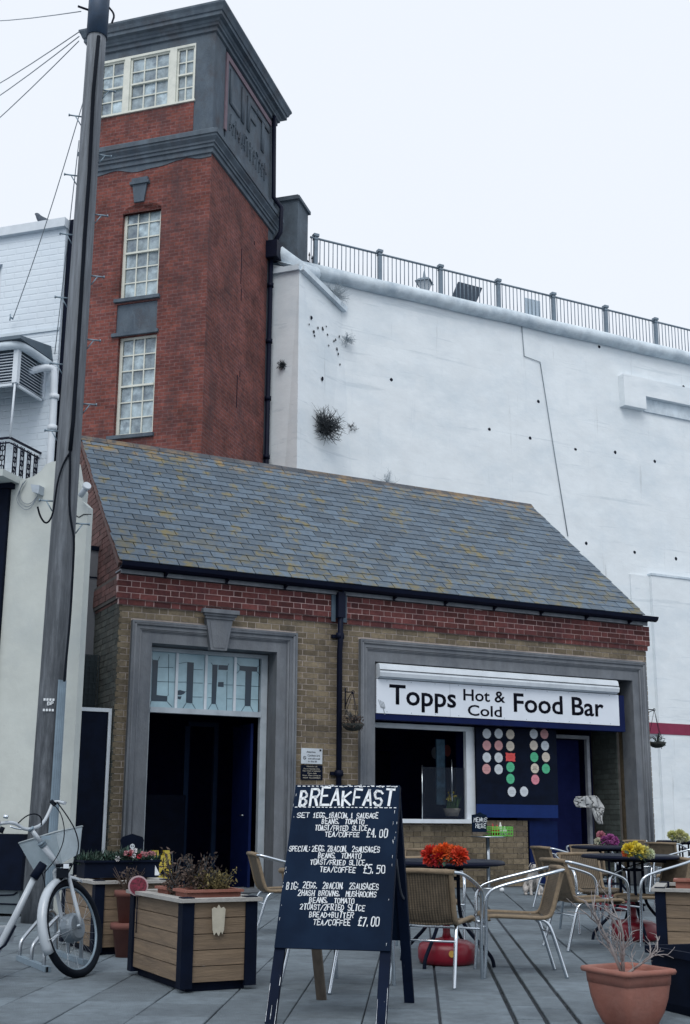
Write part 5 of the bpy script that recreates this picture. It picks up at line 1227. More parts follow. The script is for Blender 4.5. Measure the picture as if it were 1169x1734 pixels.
# ================================================================== TABLE FLOWERS
def bloom(mb, c, r, n, rg, asp=3.2):
    for _ in range(n):
        d = Vector((rg.gauss(0,1), rg.gauss(0,1), rg.gauss(.25,1))).normalized(); s = d.orthogonal().normalized(); s = Matrix.Rotation(rg.uniform(0,6.28), 3, d) @ s
        L = r*rg.uniform(.75,1.1); W_ = r/asp*.5; c_ = Vector(c); q = d.cross(s)*L*.12
        mb.add([c_+d*L*.25, c_+d*L*.75+s*W_+q, c_+d*L, c_+d*L*.75-s*W_+q], [(0,1,2,3)])
def bunch(pos, label, spec, seed, leaf=True, k_=.75):
    spec = [(a*k_, b*k_*.9, c*k_, d, e_) for a, b, c, d, e_ in spec]; rg = random.Random(seed); e = empty('flower_bunch', pos, label=label, cat='flowers', group='artificial flowers on the tables')
    for (dx, dz, r, c, n) in spec:
        mb = MB(); bloom(mb, (0,0,0), r, n, rg); o = mb.build('bloom', flower_mat('%02d%02d%02d' % tuple(int(v*99) for v in c), c), e)
        o.location = rt*dx+Vector((0,0,dz))-Vector((0,0,0))+toC*rg.uniform(-.03,.05)
    if leaf:
        mb = MB(); foliage(mb, (0,0,.03), (.12*k_/.75,.08,.025), 50, .05, rg); mb.build('leaves', m_leaf, e)
def on_table(i, x, y): return GZ(x, y, .732)
OR, RD, YE = (.62,.10,.015), (.55,.035,.02), (.60,.40,.03)
bunch(on_table(0,757,1462), 'orange and red flowers lying on the nearest bistro table', [(-.13,.075,.105,RD,300),(-.06,.09,.095,OR,240),(-.01,.06,.06,YE,90),(.045,.085,.095,OR,240),(.10,.07,.095,(.58,.055,.02),240),(-.085,.045,.08,(.5,.02,.03),160),(-.03,.15,.06,OR,110),(.10,.115,.06,OR,110)], 21)
bunch(on_table(1,1080,1452), 'large bright yellow flower bunch on the middle bistro table', [(-.10,.11,.10,(.62,.50,.04),240),(.0,.10,.10,(.65,.56,.10),240),(.09,.08,.09,(.60,.58,.22),220),(.16,.055,.075,(.50,.55,.38),160),(-.02,.16,.08,(.65,.55,.06),140),(.05,.045,.08,(.6,.52,.1),140),(-.16,.06,.05,(.6,.10,.02),90)], 22, k_=.62)
bunch(on_table(2,1027,1430), 'pink, purple and white flower bunch on the table near the door', [(-.17,.06,.07,(.55,.55,.45),120),(-.09,.15,.09,(.50,.20,.26),200),(-.06,.07,.09,(.30,.08,.26),200),(.04,.10,.09,(.36,.10,.30),200),(.13,.06,.09,(.30,.06,.25),200)], 23)
bunch(on_table(3,1148,1424), 'pale yellow flower bunch on the farthest right table', [(-.10,.12,.11,(.50,.52,.22),220),(.03,.14,.12,(.52,.52,.25),240),(.14,.08,.10,(.48,.50,.25),180),(.02,.05,.10,(.50,.52,.40),160)], 24)
mb = MB(); mb.lathe([(.035,0),(.04,.05),(.038,.055)], (0,0,0), 12); o = mb.build('ashtray', mat('amber_pot', (.22,.08,.03), .5), None, on_table(1,1062,1451)); tag(o, 'small brown pot beside the bright yellow flowers', 'pot')

# ================================================================== SMALL STAND WITH MENUS HERE BOARD
sb = GZ(826, 1500); sb = Vector((FY(826,1416,-.25).x, -.25, 0)); zt_ = FY(826,1416,-.25).z
st = empty('small_stand', sb, label='small round steel topped stand against the hatch wall', cat='table')
MB().lathe([(.24,zt_-.02),(.27,zt_-.015),(.27,zt_),(.26,zt_+.003)], (0,0,0), 28).build('stand_top', m_steel, st)
MB().tube([(0,0,.02),(0,0,zt_-.02)], .03, 12).build('stem', m_steel, st)
MB().lathe([(.22,0),(.22,.012),(.05,.04)], (0,0,0), 24).build('foot_plate', m_steel, st)
def menu_small():
    Yb = -.24; a = FY(800,1376,Yb); b = FY(825,1413,Yb); e = empty('menu_chalkboard', (a.x, Yb, b.z), label='little black chalkboard reading MENUS HERE on the small stand', cat='chalkboard')
    w_, h_ = b.x-a.x, a.z-b.z
    MB().prism([(0,0,0),(w_,0,0),(w_,0,h_*.90),(w_*.8,0,h_*.93),(w_*.55,0,h_*1.02),(w_*.3,0,h_*.93),(0,0,h_*.9)], (0,.02,0)).build('board_panel', m_chalk, e)
    MB().box((-.005,-.012,-.001),(w_+.005,.03,.035)).build('ledge', m_legback, e)
    mb = MB(); rg = random.Random(8)
    strokes(mb, 'MENUS', Vector((w_*.10,-.003,h_*.58)), Vector((1,0,0)), Vector((0,0,1)), w_*.9, h_*.18, .011, Vector((0,-1,0)), rg, .5)
    strokes(mb, 'HERE', Vector((w_*.22,-.003,h_*.30)), Vector((1,0,0)), Vector((0,0,1)), w_*.68, h_*.18, .011, Vector((0,-1,0)), rg, .5); mb.build('chalk_writing', m_paint, e)
menu_small()
Yb = -.27; a = FY(826,1399,Yb); b = FY(862,1418,Yb); e = empty('green_basket', ((a.x+b.x)/2, Yb, zt_+.002), label='lime green plastic basket of sauces on the small stand', cat='basket')
hw, hh = (b.x-a.x)/2, a.z-zt_-.01
mb = MB(); mb.box((-hw,-.11,0),(hw,.11,.012))
for z in (.012+hh*.3, .012+hh*.62, hh-.012):
    mb.box((-hw,-.112,z),(hw,-.10,z+.016)); mb.box((-hw,.10,z),(hw,.112,z+.016)); mb.box((-hw,-.0999,z),(-hw+.01,.0999,z+.016)); mb.box((hw-.01,-.0999,z),(hw,.0999,z+.016))
for k in range(9): x = -hw+.006+k*(2*hw-.012)/8; mb.box((x-.006,-.115,.012),(x+.006,-.1121,hh)); mb.box((x-.006,.1121,.012),(x+.006,.115,hh))
mb.build('slatted_side', m_green, e)
for k, (dx, c, h_) in enumerate(((-.10,(.3,.02,.02),.19),(-.02,(.35,.03,.02),.17),(.04,(.6,.62,.6),.21),(.12,(.6,.62,.6),.15))):
    mb = MB(); mb.lathe([(.03,.012),(.032,h_*.6),(.015,h_*.8),(.006,h_)], (0,0,0), 10); o = mb.build('sauce_bottle', mat('bottle_%d' % k, c, .4), None, Vector(e.location)+Vector((dx,0,.0))); tag(o, ['dark red sauce bottle, left in the green basket','red sauce bottle, second from left in the green basket','tall white capped bottle in the green basket','short white bottle, right in the green basket'][k], 'bottle', 'sauce bottles in the green basket')

# ================================================================== A-FRAME CHALKBOARD
F1, F2, R1, R2 = GZ(459,1734), GZ(642,1742), GZ(542,1692), GZ(698,1698)
M1, M2 = (F1+R1)/2, (F2+R2)/2; M1.z = M2.z = 1.205
# keep the board square: common width direction
U_ = ((F2-F1).normalized()+(M2-M1).normalized()+(R2-R1).normalized()); U_.z = 0; U_.normalize()
cF = (F1+F2)/2; cR = (R1+R2)/2; cM = (M1+M2)/2
ab = empty('breakfast_chalkboard', (cM.x, cM.y, 0), label='black A-frame chalkboard listing breakfast prices in white paint', cat='chalkboard')
o_ = Vector((cM.x, cM.y, 0)); wB = .312; wT = .298
def aw(Fp, side, s): return Fp+U_*side*s
FLb, FRb = cF-U_*wB, cF+U_*wB; TLb, TRb = cM-U_*wT, cM+U_*wT; RLb, RRb = cR-U_*.285, cR+U_*.285
Nf = (TLb-FLb).cross(FRb-FLb).normalized()
if Nf.dot(toC) < 0: Nf = -Nf
def frontpt(u, v, out=0):
    """u across, v down the painted board (0 top, 1 bottom edge)"""
    t = 1-v*.705; L = FLb.lerp(TLb, t); Rr = FRb.lerp(TRb, t); return L.lerp(Rr, u)+Nf*out-o_
mb = MB(); q = [frontpt(0,0,.012), frontpt(1,0,.012), frontpt(1,1,.012), frontpt(0,1,.012)]; mb.prism(q, -Nf*.014); mb.build('board_panel', m_chalk, ab)
for a, b in ((FLb, TLb), (FRb, TRb)):
    mb = MB(); s = U_*(.026 if a is FLb else -.026); mb.bar(a+s-o_-Nf*.017, b+s-o_-Nf*.017, .055, .028, Nf); mb.build('leg', m_legwood, ab)
mb = MB(); mb.bar(frontpt(.005,.012,-.016), frontpt(.995,.012,-.016), .026, .05, Nf); mb.build('top_batten', m_legwood, ab)
Nr = Nf.copy(); Nr = (TLb-RLb).cross(RRb-RLb).normalized()
if Nr.dot(toC) > 0: Nr = -Nr
back = MB(); t = 1-.985*.705
def rearpt(u, t, out=0): return RLb.lerp(TLb, t).lerp(RRb.lerp(TRb, t), u)+Nr*out-o_+Vector((0,0,-.01))
back.prism([rearpt(0,1,.01), rearpt(1,1,.01), rearpt(1,.30,.01), rearpt(0,.30,.01)], -Nr*.012); back.build('rear_panel', m_chalk, ab)
for u, mt in ((.05, m_legback), (.95, m_legwood)):
    mb = MB(); mb.bar(rearpt(u,0,-.012)+Vector((0,0,.01)), rearpt(u,.99,-.012), .055, .03, Nr); mb.build('leg', mt, ab)
mb = MB(); A, B = frontpt(1,.45,-.03), rearpt(.97,.50,-.02); mb.tube([A.lerp(B, k/6)-Vector((0,0,.05*math.sin(math.pi*k/6))) for k in range(7)], .006, 5); mb.build('stay_cord', mat('dark_cord', (.05,.06,.08), .8), ab)
rg = random.Random(31)
ys_v = 1.0
def write(text, u0, u1, v0, v1, th):
    mb = MB(); O = frontpt(u0, v1, .0135); U2 = frontpt(u1, v1, .0135)-O; V2 = frontpt(u0, v0, .0135)-O; Wd = U2.length; Hh = V2.length
    strokes(mb, text, O, U2.normalized(), V2.normalized(), Wd, Hh, th, Nf, rg, .36); mb.build('painted_line', m_paint, ab)
write('BREAKFAST', .064, .944, .028, .128, .0125)
T = .0043
for a in [('SET',.052,.17,.182,.213,T),('1EGG,1BACON,1 SAUSAGE',.206,.815,.18,.213,T),('BEANS, TOMATO',.294,.69,.22,.25,T),('TOAST/FRIED SLICE',.238,.72,.262,.292,T),('TEA/COFFEE',.34,.656,.302,.332,T),('£4.00',.725,.91,.280,.330,.0052),
          ('SPECIAL:',.023,.225,.392,.425,T),('2EGG,2BACON, 2SAUSAGES',.234,.85,.390,.424,T),('BEANS, TOMATO',.297,.686,.433,.464,T),('TOAST/FRIED SLICE',.234,.725,.474,.505,T),('TEA/COFFEE',.33,.647,.519,.55,T),('£5.50',.72,.911,.502,.553,.0052),
          ('BIG:',.04,.165,.618,.657,T),('2EGG, 2BACON, 2SAUSAGES',.19,.865,.613,.649,T),('2HASH BROWNS, MUSHROOMS',.155,.85,.662,.693,T),('BEANS, TOMATO',.263,.66,.703,.734,T),('2TOAST/2FRIED SLICE',.188,.756,.743,.776,T),('BREAD+BUTTER',.277,.663,.788,.819,T),('TEA/COFFEE',.32,.645,.83,.863,T),('£7.00',.713,.89,.812,.863,.0052)]: write(*a)
mb = MB()
for v in (.008, .145):
    u = .02
    while u < .97:
        L = rg.uniform(.02,.035); a, b = frontpt(u, v+rg.uniform(-.001,.001), .0137), frontpt(min(u+L,.98), v, .0137); d = (b-a).normalized(); s = d.cross(Nf)*.0022; mb.add([a-s, a+s, b+s, b-s], [(0,1,2,3)]); u += L+rg.uniform(.012,.02)
mb.build('dashed_border', m_paint, ab)
mb = MB()
for _ in range(24):
    e = rg.choice((0,1)); u = rg.uniform(0,.03) if e == 0 else rg.uniform(.955,1); v = rg.uniform(.0,.98); a = frontpt(u, v, .0136); L = rg.uniform(.004,.02); d = (frontpt(u, min(1,v+.02), .0136)-a).normalized(); s = U_*rg.uniform(.0004,.0014); mb.add([a-s, a+s, a+s*.4+d*L, a-s*.6+d*L], [(0,1,2,3)])
for _ in range(22):
    a = frontpt(rg.uniform(.3,.99), rg.uniform(-.002,.012), .0137); s = U_*rg.uniform(.003,.012); w_ = (frontpt(0,.004,0)-frontpt(0,0,0)); mb.add([a-s, a+s, a+s*.7+w_, a-s*.8+w_*.7], [(0,1,2,3)])
mb.build('paint_chip', m_paint, ab, ).data.name = 'paint_chip'
# worn white edges on the near legs
mb = MB()
for a, b, sd in ((FLb, TLb, 1), (FRb, TRb, -1)):
    for _ in range(26):
        t = abs(rg.gauss(0,.07)); ww = rg.choice((.001,.052,.051,.025)) if sd == 1 else rg.choice((.0015,.001,.05)); p = a.lerp(b, min(t,.28))+U_*sd*ww-o_-Nf*.0025; L = rg.uniform(.01,.06); d = (b-a).normalized(); s = U_*rg.uniform(.0005,.0016)
        mb.add([p-s, p+s, p+s*.5+d*L, p-s*.5+d*L], [(0,1,2,3)])
mb.build('worn_edge', m_paint, ab)

# ================================================================== WOODEN PLANTERS
def planter(P0, dirU, wU, dirV, wV, H, label, np_=5, z0=.055):
    """corner P0, front face along U, left face along V (both unit vectors)"""
    e = empty('wooden_planter', P0, label=label, cat='planter'); U, V, Z = Vector(dirU), Vector(dirV), Vector((0,0,1))
    for a in (0, 1):
        for b in (0, 1):
            c = U*(a*wU)+V*(b*wV)+Z*(z0+H)/2; s = .032; c += U*(s if a == 0 else -s)+V*(s if b == 0 else -s)
            mb = MB(); mb.obox(c, U*(s+.006), V*(s+.006), Z*((H-z0)/2+.03)); mb.build('corner_post', m_black, e)
    ph = (H-z0)/np_
    for k in range(np_):
        z = z0+ph*k
        for (o, D, N, L) in ((Vector((0,0,0)), U, V, wU), (V*wV, U, -V, wU), (Vector((0,0,0)), V, U, wV), (U*wU, V, -U, wV)):
            c = o+D*L/2+N*.02+Z*(z+ph/2)+N*rb.uniform(-.0015,.0015); mb = MB(); mb.obox((0,0,0), D*(L/2-.071), N*.012, Z*(ph/2-.0025)); ob = mb.build('plank', m_timber, e); ob.location = c
    o = .03; w_ = .085
    for (a, b, D, N, L) in ((-o,-o,U,V,wU+2*o),(-o,wV+o-w_,U,V,wU+2*o),): 
        c = U*a+V*b+D*L/2+N*w_/2+Z*(H+.012); mb = MB(); mb.obox(c, D*L/2, N*w_/2, Z*.011); mb.build('rim_board', m_rim, e)
    for a in (-o, wU+o-w_):
        c = U*(a+w_/2)+V*(wV/2)+Z*(H+.0118); mb = MB(); mb.obox(c, V*(wV/2+o-w_-.001), U*w_/2, Z*.011); mb.build('rim_board', m_rim, e)
    mb = MB(); mb.obox(U*wU/2+V*wV/2+Z*(H-.06), U*(wU/2-.05), V*(wV/2-.05), Z*.02); mb.build('liner', m_soil, e)
    mb = MB(); mb.obox(U*wU/2+V*wV/2+Z*.03, U*(wU/2-.05), V*(wV/2-.05), Z*.028); mb.build('shadow_plinth', m_black, e)  # recessed black base, its black also standing in for the contact shadow
    return e
Aa, Bb, Cc = GZ(306,1674,.03), GZ(219.5,1636,.03), GZ(425,1662,.03)
Uu = Vector((math.cos(R(1.5)), math.sin(R(1.5)), 0)); wU = (Cc-Aa).length*.93; Vv = Vector((-Uu.y, Uu.x, 0)); 
PLH = .52
A0 = Aa.copy(); A0.z = 0
planter(A0, Uu, wU, Vv, .98, PLH, 'slatted wooden planter with black corners and a cream tag, in front')
# tray boxes and plants on the front planter
def on_pl(u, v, z=0): return A0+Uu*u+Vv*v+Vector((0,0,PLH+.024+z))
def trough(c, D, N, L, w_, h, mt, name='terracotta_trough', **k):
    e = empty(name, c, **k); D, N, Z = Vector(D), Vector(N), Vector((0,0,1)); mb = MB()
    mb.obox(Z*.008, D*L/2, N*w_/2, Z*.008)
    for s in (-1, 1): mb.obox(N*s*(w_/2-.009)+Z*(h/2+.008), D*L/2, N*.009, Z*(h/2-.008)); mb.obox(D*s*(L/2-.009)+Z*(h/2+.008), D*.009, N*(w_/2-.0185), Z*(h/2-.008))
    mb.build('trough_body', mt, e); mb = MB()
    for s in (-1, 1): mb.obox(N*s*(w_/2+.003)+Z*(h+.008), D*(L/2+.015), N*.015, Z*.008); mb.obox(D*s*(L/2+.003)+Z*(h+.008), D*.0125, N*(w_/2-.0125), Z*.008)
    mb.build('trough_rim', mt, e); mb = MB(); mb.obox(Z*(h*.7), D*(L/2-.02), N*(w_/2-.02), Z*.01); mb.build('soil', m_soil, e); return e
trough(on_pl(wU*.53,.24,-.10), Uu, Vv, .36, .20, .125, m_terra, label='terracotta trough sunk in the front planter, nearer one', cat='trough')
trough(on_pl(wU*.50,.62,-.10), Uu, Vv, .30, .20, .12, m_terra, label='terracotta trough at the back of the front planter, behind the dry plants', cat='trough')
def shrub(pos, r, h, n, mt, label, seed, leafn=400, ls=.035, name='dry_plant', cat='plant', stem=m_dtwig):
    rg = random.Random(seed); e = empty(name, pos, label=label, cat=cat); mb = MB(); lf = MB()
    for k in range(n):
        a = rg.uniform(0,6.28); d = Vector((math.cos(a)*r*rg.uniform(.2,1), math.sin(a)*r*rg.uniform(.2,1), h*rg.uniform(.45,1))); p = [Vector((0,0,0)), d*.4+Vector((rg.gauss(0,.01), rg.gauss(0,.01), .02)), d]
        mb.tube(p, [.005,.004,.002], 4, cap=False)
        for _ in range(leafn//n):
            t = rg.uniform(.3,1.02); c = p[0].lerp(p[2], t)+Vector((rg.gauss(0,.014), rg.gauss(0,.014), rg.gauss(0,.014))); foliage(lf, c, (.008,.008,.008), 1, ls, rg)
    mb.build('stem', stem, e); lf.build('leaves', mt, e); return e
shrub(on_pl(wU*.42,.28,0), .15, .26, 22, m_leafbrown, 'tall brown withered plant on the front planter', 41, 520, .03)
shrub(on_pl(wU*.66,.25,0), .17, .15, 26, m_leafy, 'low yellow green dry plant on the right of the front planter', 42, 900, .026)
shrub(on_pl(wU*.30,.55,-.02), .13, .28, 14, m_leafbrown, 'brown seed headed plant at the back left of the front planter', 43, 260, .032)
shrub(on_pl(wU*.25,.42,-.02), .10, .12, 12, m_leafbrown, 'low dark plant beside the white paper sail', 44, 240, .028)
# paper sail, red reflector, cream tag
s0 = on_pl(wU*.13,.50,0); mb = MB(); mb.prism([(0,0,.0),(.10,.0,.0),(.02,.0,.14)], (0,.003,0)); mb.tube([(.02,0,-.05),(.02,0,.14)], .003, 4)
mb.v = [Vector((0,0,v.z))+rt*v.x+toC*v.y for v in mb.v]; tag(mb.build('paper_sail', m_paint, None, GZ(251,1482,.56)), 'small white triangular sail stuck in the front planter', 'ornament')
rd = GZ(234,1500,.575); e = empty('red_reflector', rd, label='round red ornament with a pale ring beside the front planter', cat='ornament')
def disc(c, n_, r, th, seg=24):
    n_ = Vector(n_).normalized(); mb = MB(); mb.tube([Vector(c), Vector(c)+n_*th], r, seg); return mb
disc((0,0,0), toC, .066, .02).build('rim_ring', mat('pale_pink_ring', (.40,.30,.33), .5), e); disc(toC*.0201, toC, .056, .006).build('red_lens', mat('red_lens', (.13,.012,.03), .35, var=.9, scale=60), e)
MB().tube([(0,0,-.05),(0,0,-.3)], .004, 5).build('stick', m_gutter, e)
tg = A0+Uu*(FP(368,1560, A0, Vv)-A0).dot(Uu)-Vv*.012; zc = FP(370,1560, A0, Vv).z
mb = MB(); pts = [(-.045,.075),(-.03,.085),(-.012,.078),(0,.10),(.014,.078),(.033,.085),(.045,.072),(.038,-.05),(.028,-.075),(.018,-.058),(.004,-.085),(-.012,-.062),(-.026,-.08),(-.036,-.05)]
mb.prism([Uu*x+Vector((0,0,z)) for x, z in pts], -Vv*.004); tgo = mb.build('paper_tag', m_tag, None, Vector((tg.x, tg.y, zc))-Vv*.005); tag(tgo, 'cream tag shaped like a tattered leaf pinned to the front planter', 'tag')

# rear planter with black trough, greenery and flowers
A1, B1, C1 = GZ(157,1612,.03), GZ(118,1590,.03), GZ(222,1601,.03)
U1 = (C1-A1); U1.z = 0; U1.normalize(); V1 = Vector((-U1.y, U1.x, 0)); A1.z = 0
U1 = Uu.copy(); V1 = Vv.copy(); wU1 = .60
planter(A1, U1, wU1, V1, .92, .52, 'slatted wooden planter behind the front one, carrying the flower trough')
c = A1+U1*.33+V1*.5+Vector((0,0,.545)); e = trough(c, U1, V1, .62, .22, .12, m_black, 'flower_trough', label='long black trough of green leaves with pink and red flowers', cat='trough')
rg = random.Random(51); lf = MB(); 
for k in range(40):
    u = rg.uniform(-.32,.34); blades(lf, U1*u+V1*rg.uniform(-.1,.1)+Vector((0,0,.10)), .04, 14, rg, .13, .9, .006)
foliage(lf, (0,0,.15), (.28,.16,.06), 200, .05, rg); lf.build('leaves', mat('deep_green_leaf', (.014,.042,.030), .7, var=.4, island=.5), e)
for n_, cc, spots in (('pink', (.50,.24,.27), ((.02,.19),(.06,.20),(.16,.185),(.19,.18),(.22,.19),(.25,.185))), ('white', (.6,.6,.62), ((-.05,.15),(.09,.21),(.08,.17))), ('red', (.35,.02,.04), ((.05,.185),(.13,.165)))):
    mb = MB()
    for u, z in spots: bloom(mb, U1*u-V1*.13+Vector((0,0,z)), .024, 40, rg, 1.6)
    mb.build('bloom', flower_mat(n_, cc), e)
# terracotta pots with twiggy plant between the planters
pp = GZ(213,1620); e = empty('stacked_pots', pp, label='two terracotta pots stacked beside the planters with a brown twiggy plant', cat='pot')
for z, s in ((0, 1), (.235, .85)): MB().lathe([(.075*s,z),(.105*s,z+.20),(.125*s,z+.2001),(.125*s,z+.245),(.11*s,z+.245)], (0,0,0), 20).build('pot', m_tdark, e)
mb = MB(); rg = random.Random(52)
for k in range(24): a = rg.uniform(0,6.28); l = rg.uniform(.04,.13); mb.tube([(0,0,.44),(math.cos(a)*l*.4,math.sin(a)*l*.4,.52),(math.cos(a)*l,math.sin(a)*l,.56+rg.uniform(0,.1))], [.005,.004,.002], 4, cap=False)
mb.build('twigs', m_leafbrown, e); lf = MB(); foliage(lf, (0,0,.56), (.10,.10,.09), 110, .03, rg); lf.build('leaves', m_leafbrown, e)
# pirate board
Yp = -1.1; a = FY(205,1420,Yp); b = FY(242,1475,Yp); w_, h_ = b.x-a.x, a.z-b.z+.35
e = empty('pirate_board', ((a.x+b.x)/2, Yp, 0), label='black shield shaped board with a white skull and crossbones', cat='sign')
zc_ = b.z; cx_ = 0; hw = w_/2
MB().prism([(-hw*.95,0,0),(hw*.95,0,0),(hw*.95,0,a.z-.05),(hw,0,a.z-.02),(hw*.85,0,a.z+.02),(hw*.4,0,a.z+.04),(0,0,FY(222,1412,Yp).z),(-hw*.4,0,a.z+.04),(-hw*.85,0,a.z+.02),(-hw,0,a.z-.02),(-hw*.95,0,a.z-.05)], (0,.03,0)).build('board_panel', m_black, e)
sk = MB(); zs = FY(224,1433,Yp).z; N_ = Vector((0,-1,0))
sk.prism([(math.cos(k*.5236)*.032, -.002, zs+math.sin(k*.5236)*.030) for k in range(12)], (0,-.002,0)); sk.prism([(-.018,-.002,zs-.045),(.018,-.002,zs-.045),(.018,-.002,zs-.02),(-.018,-.002,zs-.02)], (0,-.0015,0))
for s in (-1, 1):
    sk.bar((-.05*s,-.003,zs-.095),(.05*s,-.003,zs-.055),.014,.002,(0,1,0))
    for q in (-1, 1): sk.prism([(.05*s*q+math.cos(k)*.012, -.004, zs-.075+.02*q+math.sin(k)*.012) for k in range(6)], (0,-.001,0))
sk.build('skull_and_bones', m_paint, e)
ek = MB()
for x in (-.012, .012): ek.prism([(x+math.cos(k*.785)*.007, -.0045, zs+.002+math.sin(k*.785)*.008) for k in range(8)], (0,-.001,0))
ek.build('eye_hole', m_ink, e)
# yellow wet-floor sign standing in the doorway
Yw = -.75; a = FY(259,1450,Yw); b = FY(285,1450,Yw); gcen = Vector(((a.x+b.x)/2, Yw, 0)); zt2 = FY(272,1440,Yw).z
e = empty('floor_sign', gcen, label='yellow plastic floor warning sign standing before the lift doorway', cat='sign')
for s in (-1, 1):
    mb = MB(); mb.prism([(-.15,s*.16,0),(.15,s*.16,0),(.11,s*.02,zt2),(.04,s*.02,zt2),(.035,s*.028,zt2-.06),(-.035,s*.028,zt2-.06),(-.04,s*.02,zt2),(-.11,s*.02,zt2)], (0,s*.015,0)); mb.build('folding_leaf', m_ysign, e)
mb = MB(); mb.prism([(0,-.115,zt2*.62),(-.05,-.132,zt2*.5),(.05,-.132,zt2*.5)], (0,-.001,0)); mb.build('warning_mark', m_ink, e)

# right hand planter, black tub below, square terracotta pot with bare shrub
A2 = GZ(1116,1628,.03); A2.z = 0
U2 = Vector((math.cos(R(-44)), math.sin(R(-44)), 0)); V2 = Vector((-U2.y, U2.x, 0))
e = planter(A2, U2, .62, V2, .9, .52, 'slatted wooden planter at the right edge of the picture')
trough(A2+U2*.36+V2*.30+Vector((0,0,.46)), U2, V2, .44, .2, .125, m_terra, label='terracotta trough in the right hand planter', cat='trough')
tb = GZ(1108,1725); tb = GZ(1190,1715); e = empty('black_tub', tb, label='glossy black square tub at the bottom right corner', cat='tub')
MB().lathe([(.19,0),(.215,.05),(.235,.30),(.26,.3001),(.26,.34),(.235,.34),(.225,.28)], (0,0,0), 4, smooth=False).build('tub_body', m_black, e); e.rotation_euler.z = R(38); e.scale = (1.15,1.15,1)
pc_ = GZ(1068,1738); pot = empty('square_pot', pc_, R(3), label='square terracotta pot with a bare branching shrub, front right', cat='pot')
def sqring(prof, mb, bulge=.0, n=8):
    """rounded-square lathe"""
    o = len(mb.v); N = 48
    for r_, z in prof:
        for k in range(N):
            a = 2*math.pi*k/N; c, s = math.cos(a), math.sin(a); q = (abs(c)**14+abs(s)**14)**(-1/14); mb.v.append(Vector((c*q*r_, s*q*r_, z)))
    for i in range(len(prof)-1):
        for k in range(N): mb.f.append((o+i*N+k, o+i*N+(k+1) % N, o+(i+1)*N+(k+1) % N, o+(i+1)*N+k)); mb.sm.append(True)
    mb.f.append(tuple(o+k for k in range(N))[::-1]); mb.sm.append(False); return mb
pot.scale = (.83,.83,.86)
m_ = sqring([(.11,0),(.125,.02),(.155,.09),(.175,.17),(.185,.245)], MB()); m_.build('pot_body', m_terra, pot)
sqring([(.188,.2451),(.192,.30),(.192,.302)], MB()).build('pot_collar', m_terra, pot)
sqring([(.193,.302),(.212,.305),(.218,.32),(.212,.335),(.198,.337),(.186,.325),(.18,.29)], MB()).build('pot_rim', m_terra, pot)
m_ = MB(); m_.lathe([(.16,.27),(.17,.285)], (0,0,0), 16, smooth=False); m_.build('soil', m_soil, pot)
rg = random.Random(61); tw_ = MB()
def branch(p, d, L, r_, lvl):
    n = 4; pts = [p.copy()]; dd = d.copy()
    for k in range(n): dd = (dd+Vector((rg.gauss(0,.13), rg.gauss(0,.13), rg.gauss(.03,.08)))).normalized(); pts.append(pts[-1]+dd*L/n)
    tw_.tube(pts, [r_*(1-.55*k/n) for k in range(n+1)], 5)
    if lvl > 0:
        for k in range(1, n+1):
            for _ in range((2 if k % 2 else 1) if lvl > 1 else 1):
                a = rg.uniform(0,6.28); o = dd.orthogonal().normalized(); o = Matrix.Rotation(a, 3, dd) @ o; branch(pts[k], (dd*.8+o*rg.uniform(.5,1.0)+Vector((0,0,.2))).normalized(), L*rg.uniform(.35,.6), r_*.5, lvl-1)
for dd, L, r_ in ((rt*-.30+Vector((0,0,1)), .42, .013), (rt*.05+toC*.2+Vector((0,0,1)), .36, .012), (rt*.75+Vector((0,0,.62)), .30, .010), (rt*-.15+Vector((0,0,1)), .26, .008)):
    branch(rt*-.03+Vector((0,0,.28)), dd.normalized(), L, r_, 2)
Mi = Matrix.Rotation(-R(3), 3, 'Z'); tw_.v = [Mi @ v for v in tw_.v]; tw_.build('bare_shrub', m_twig, pot)

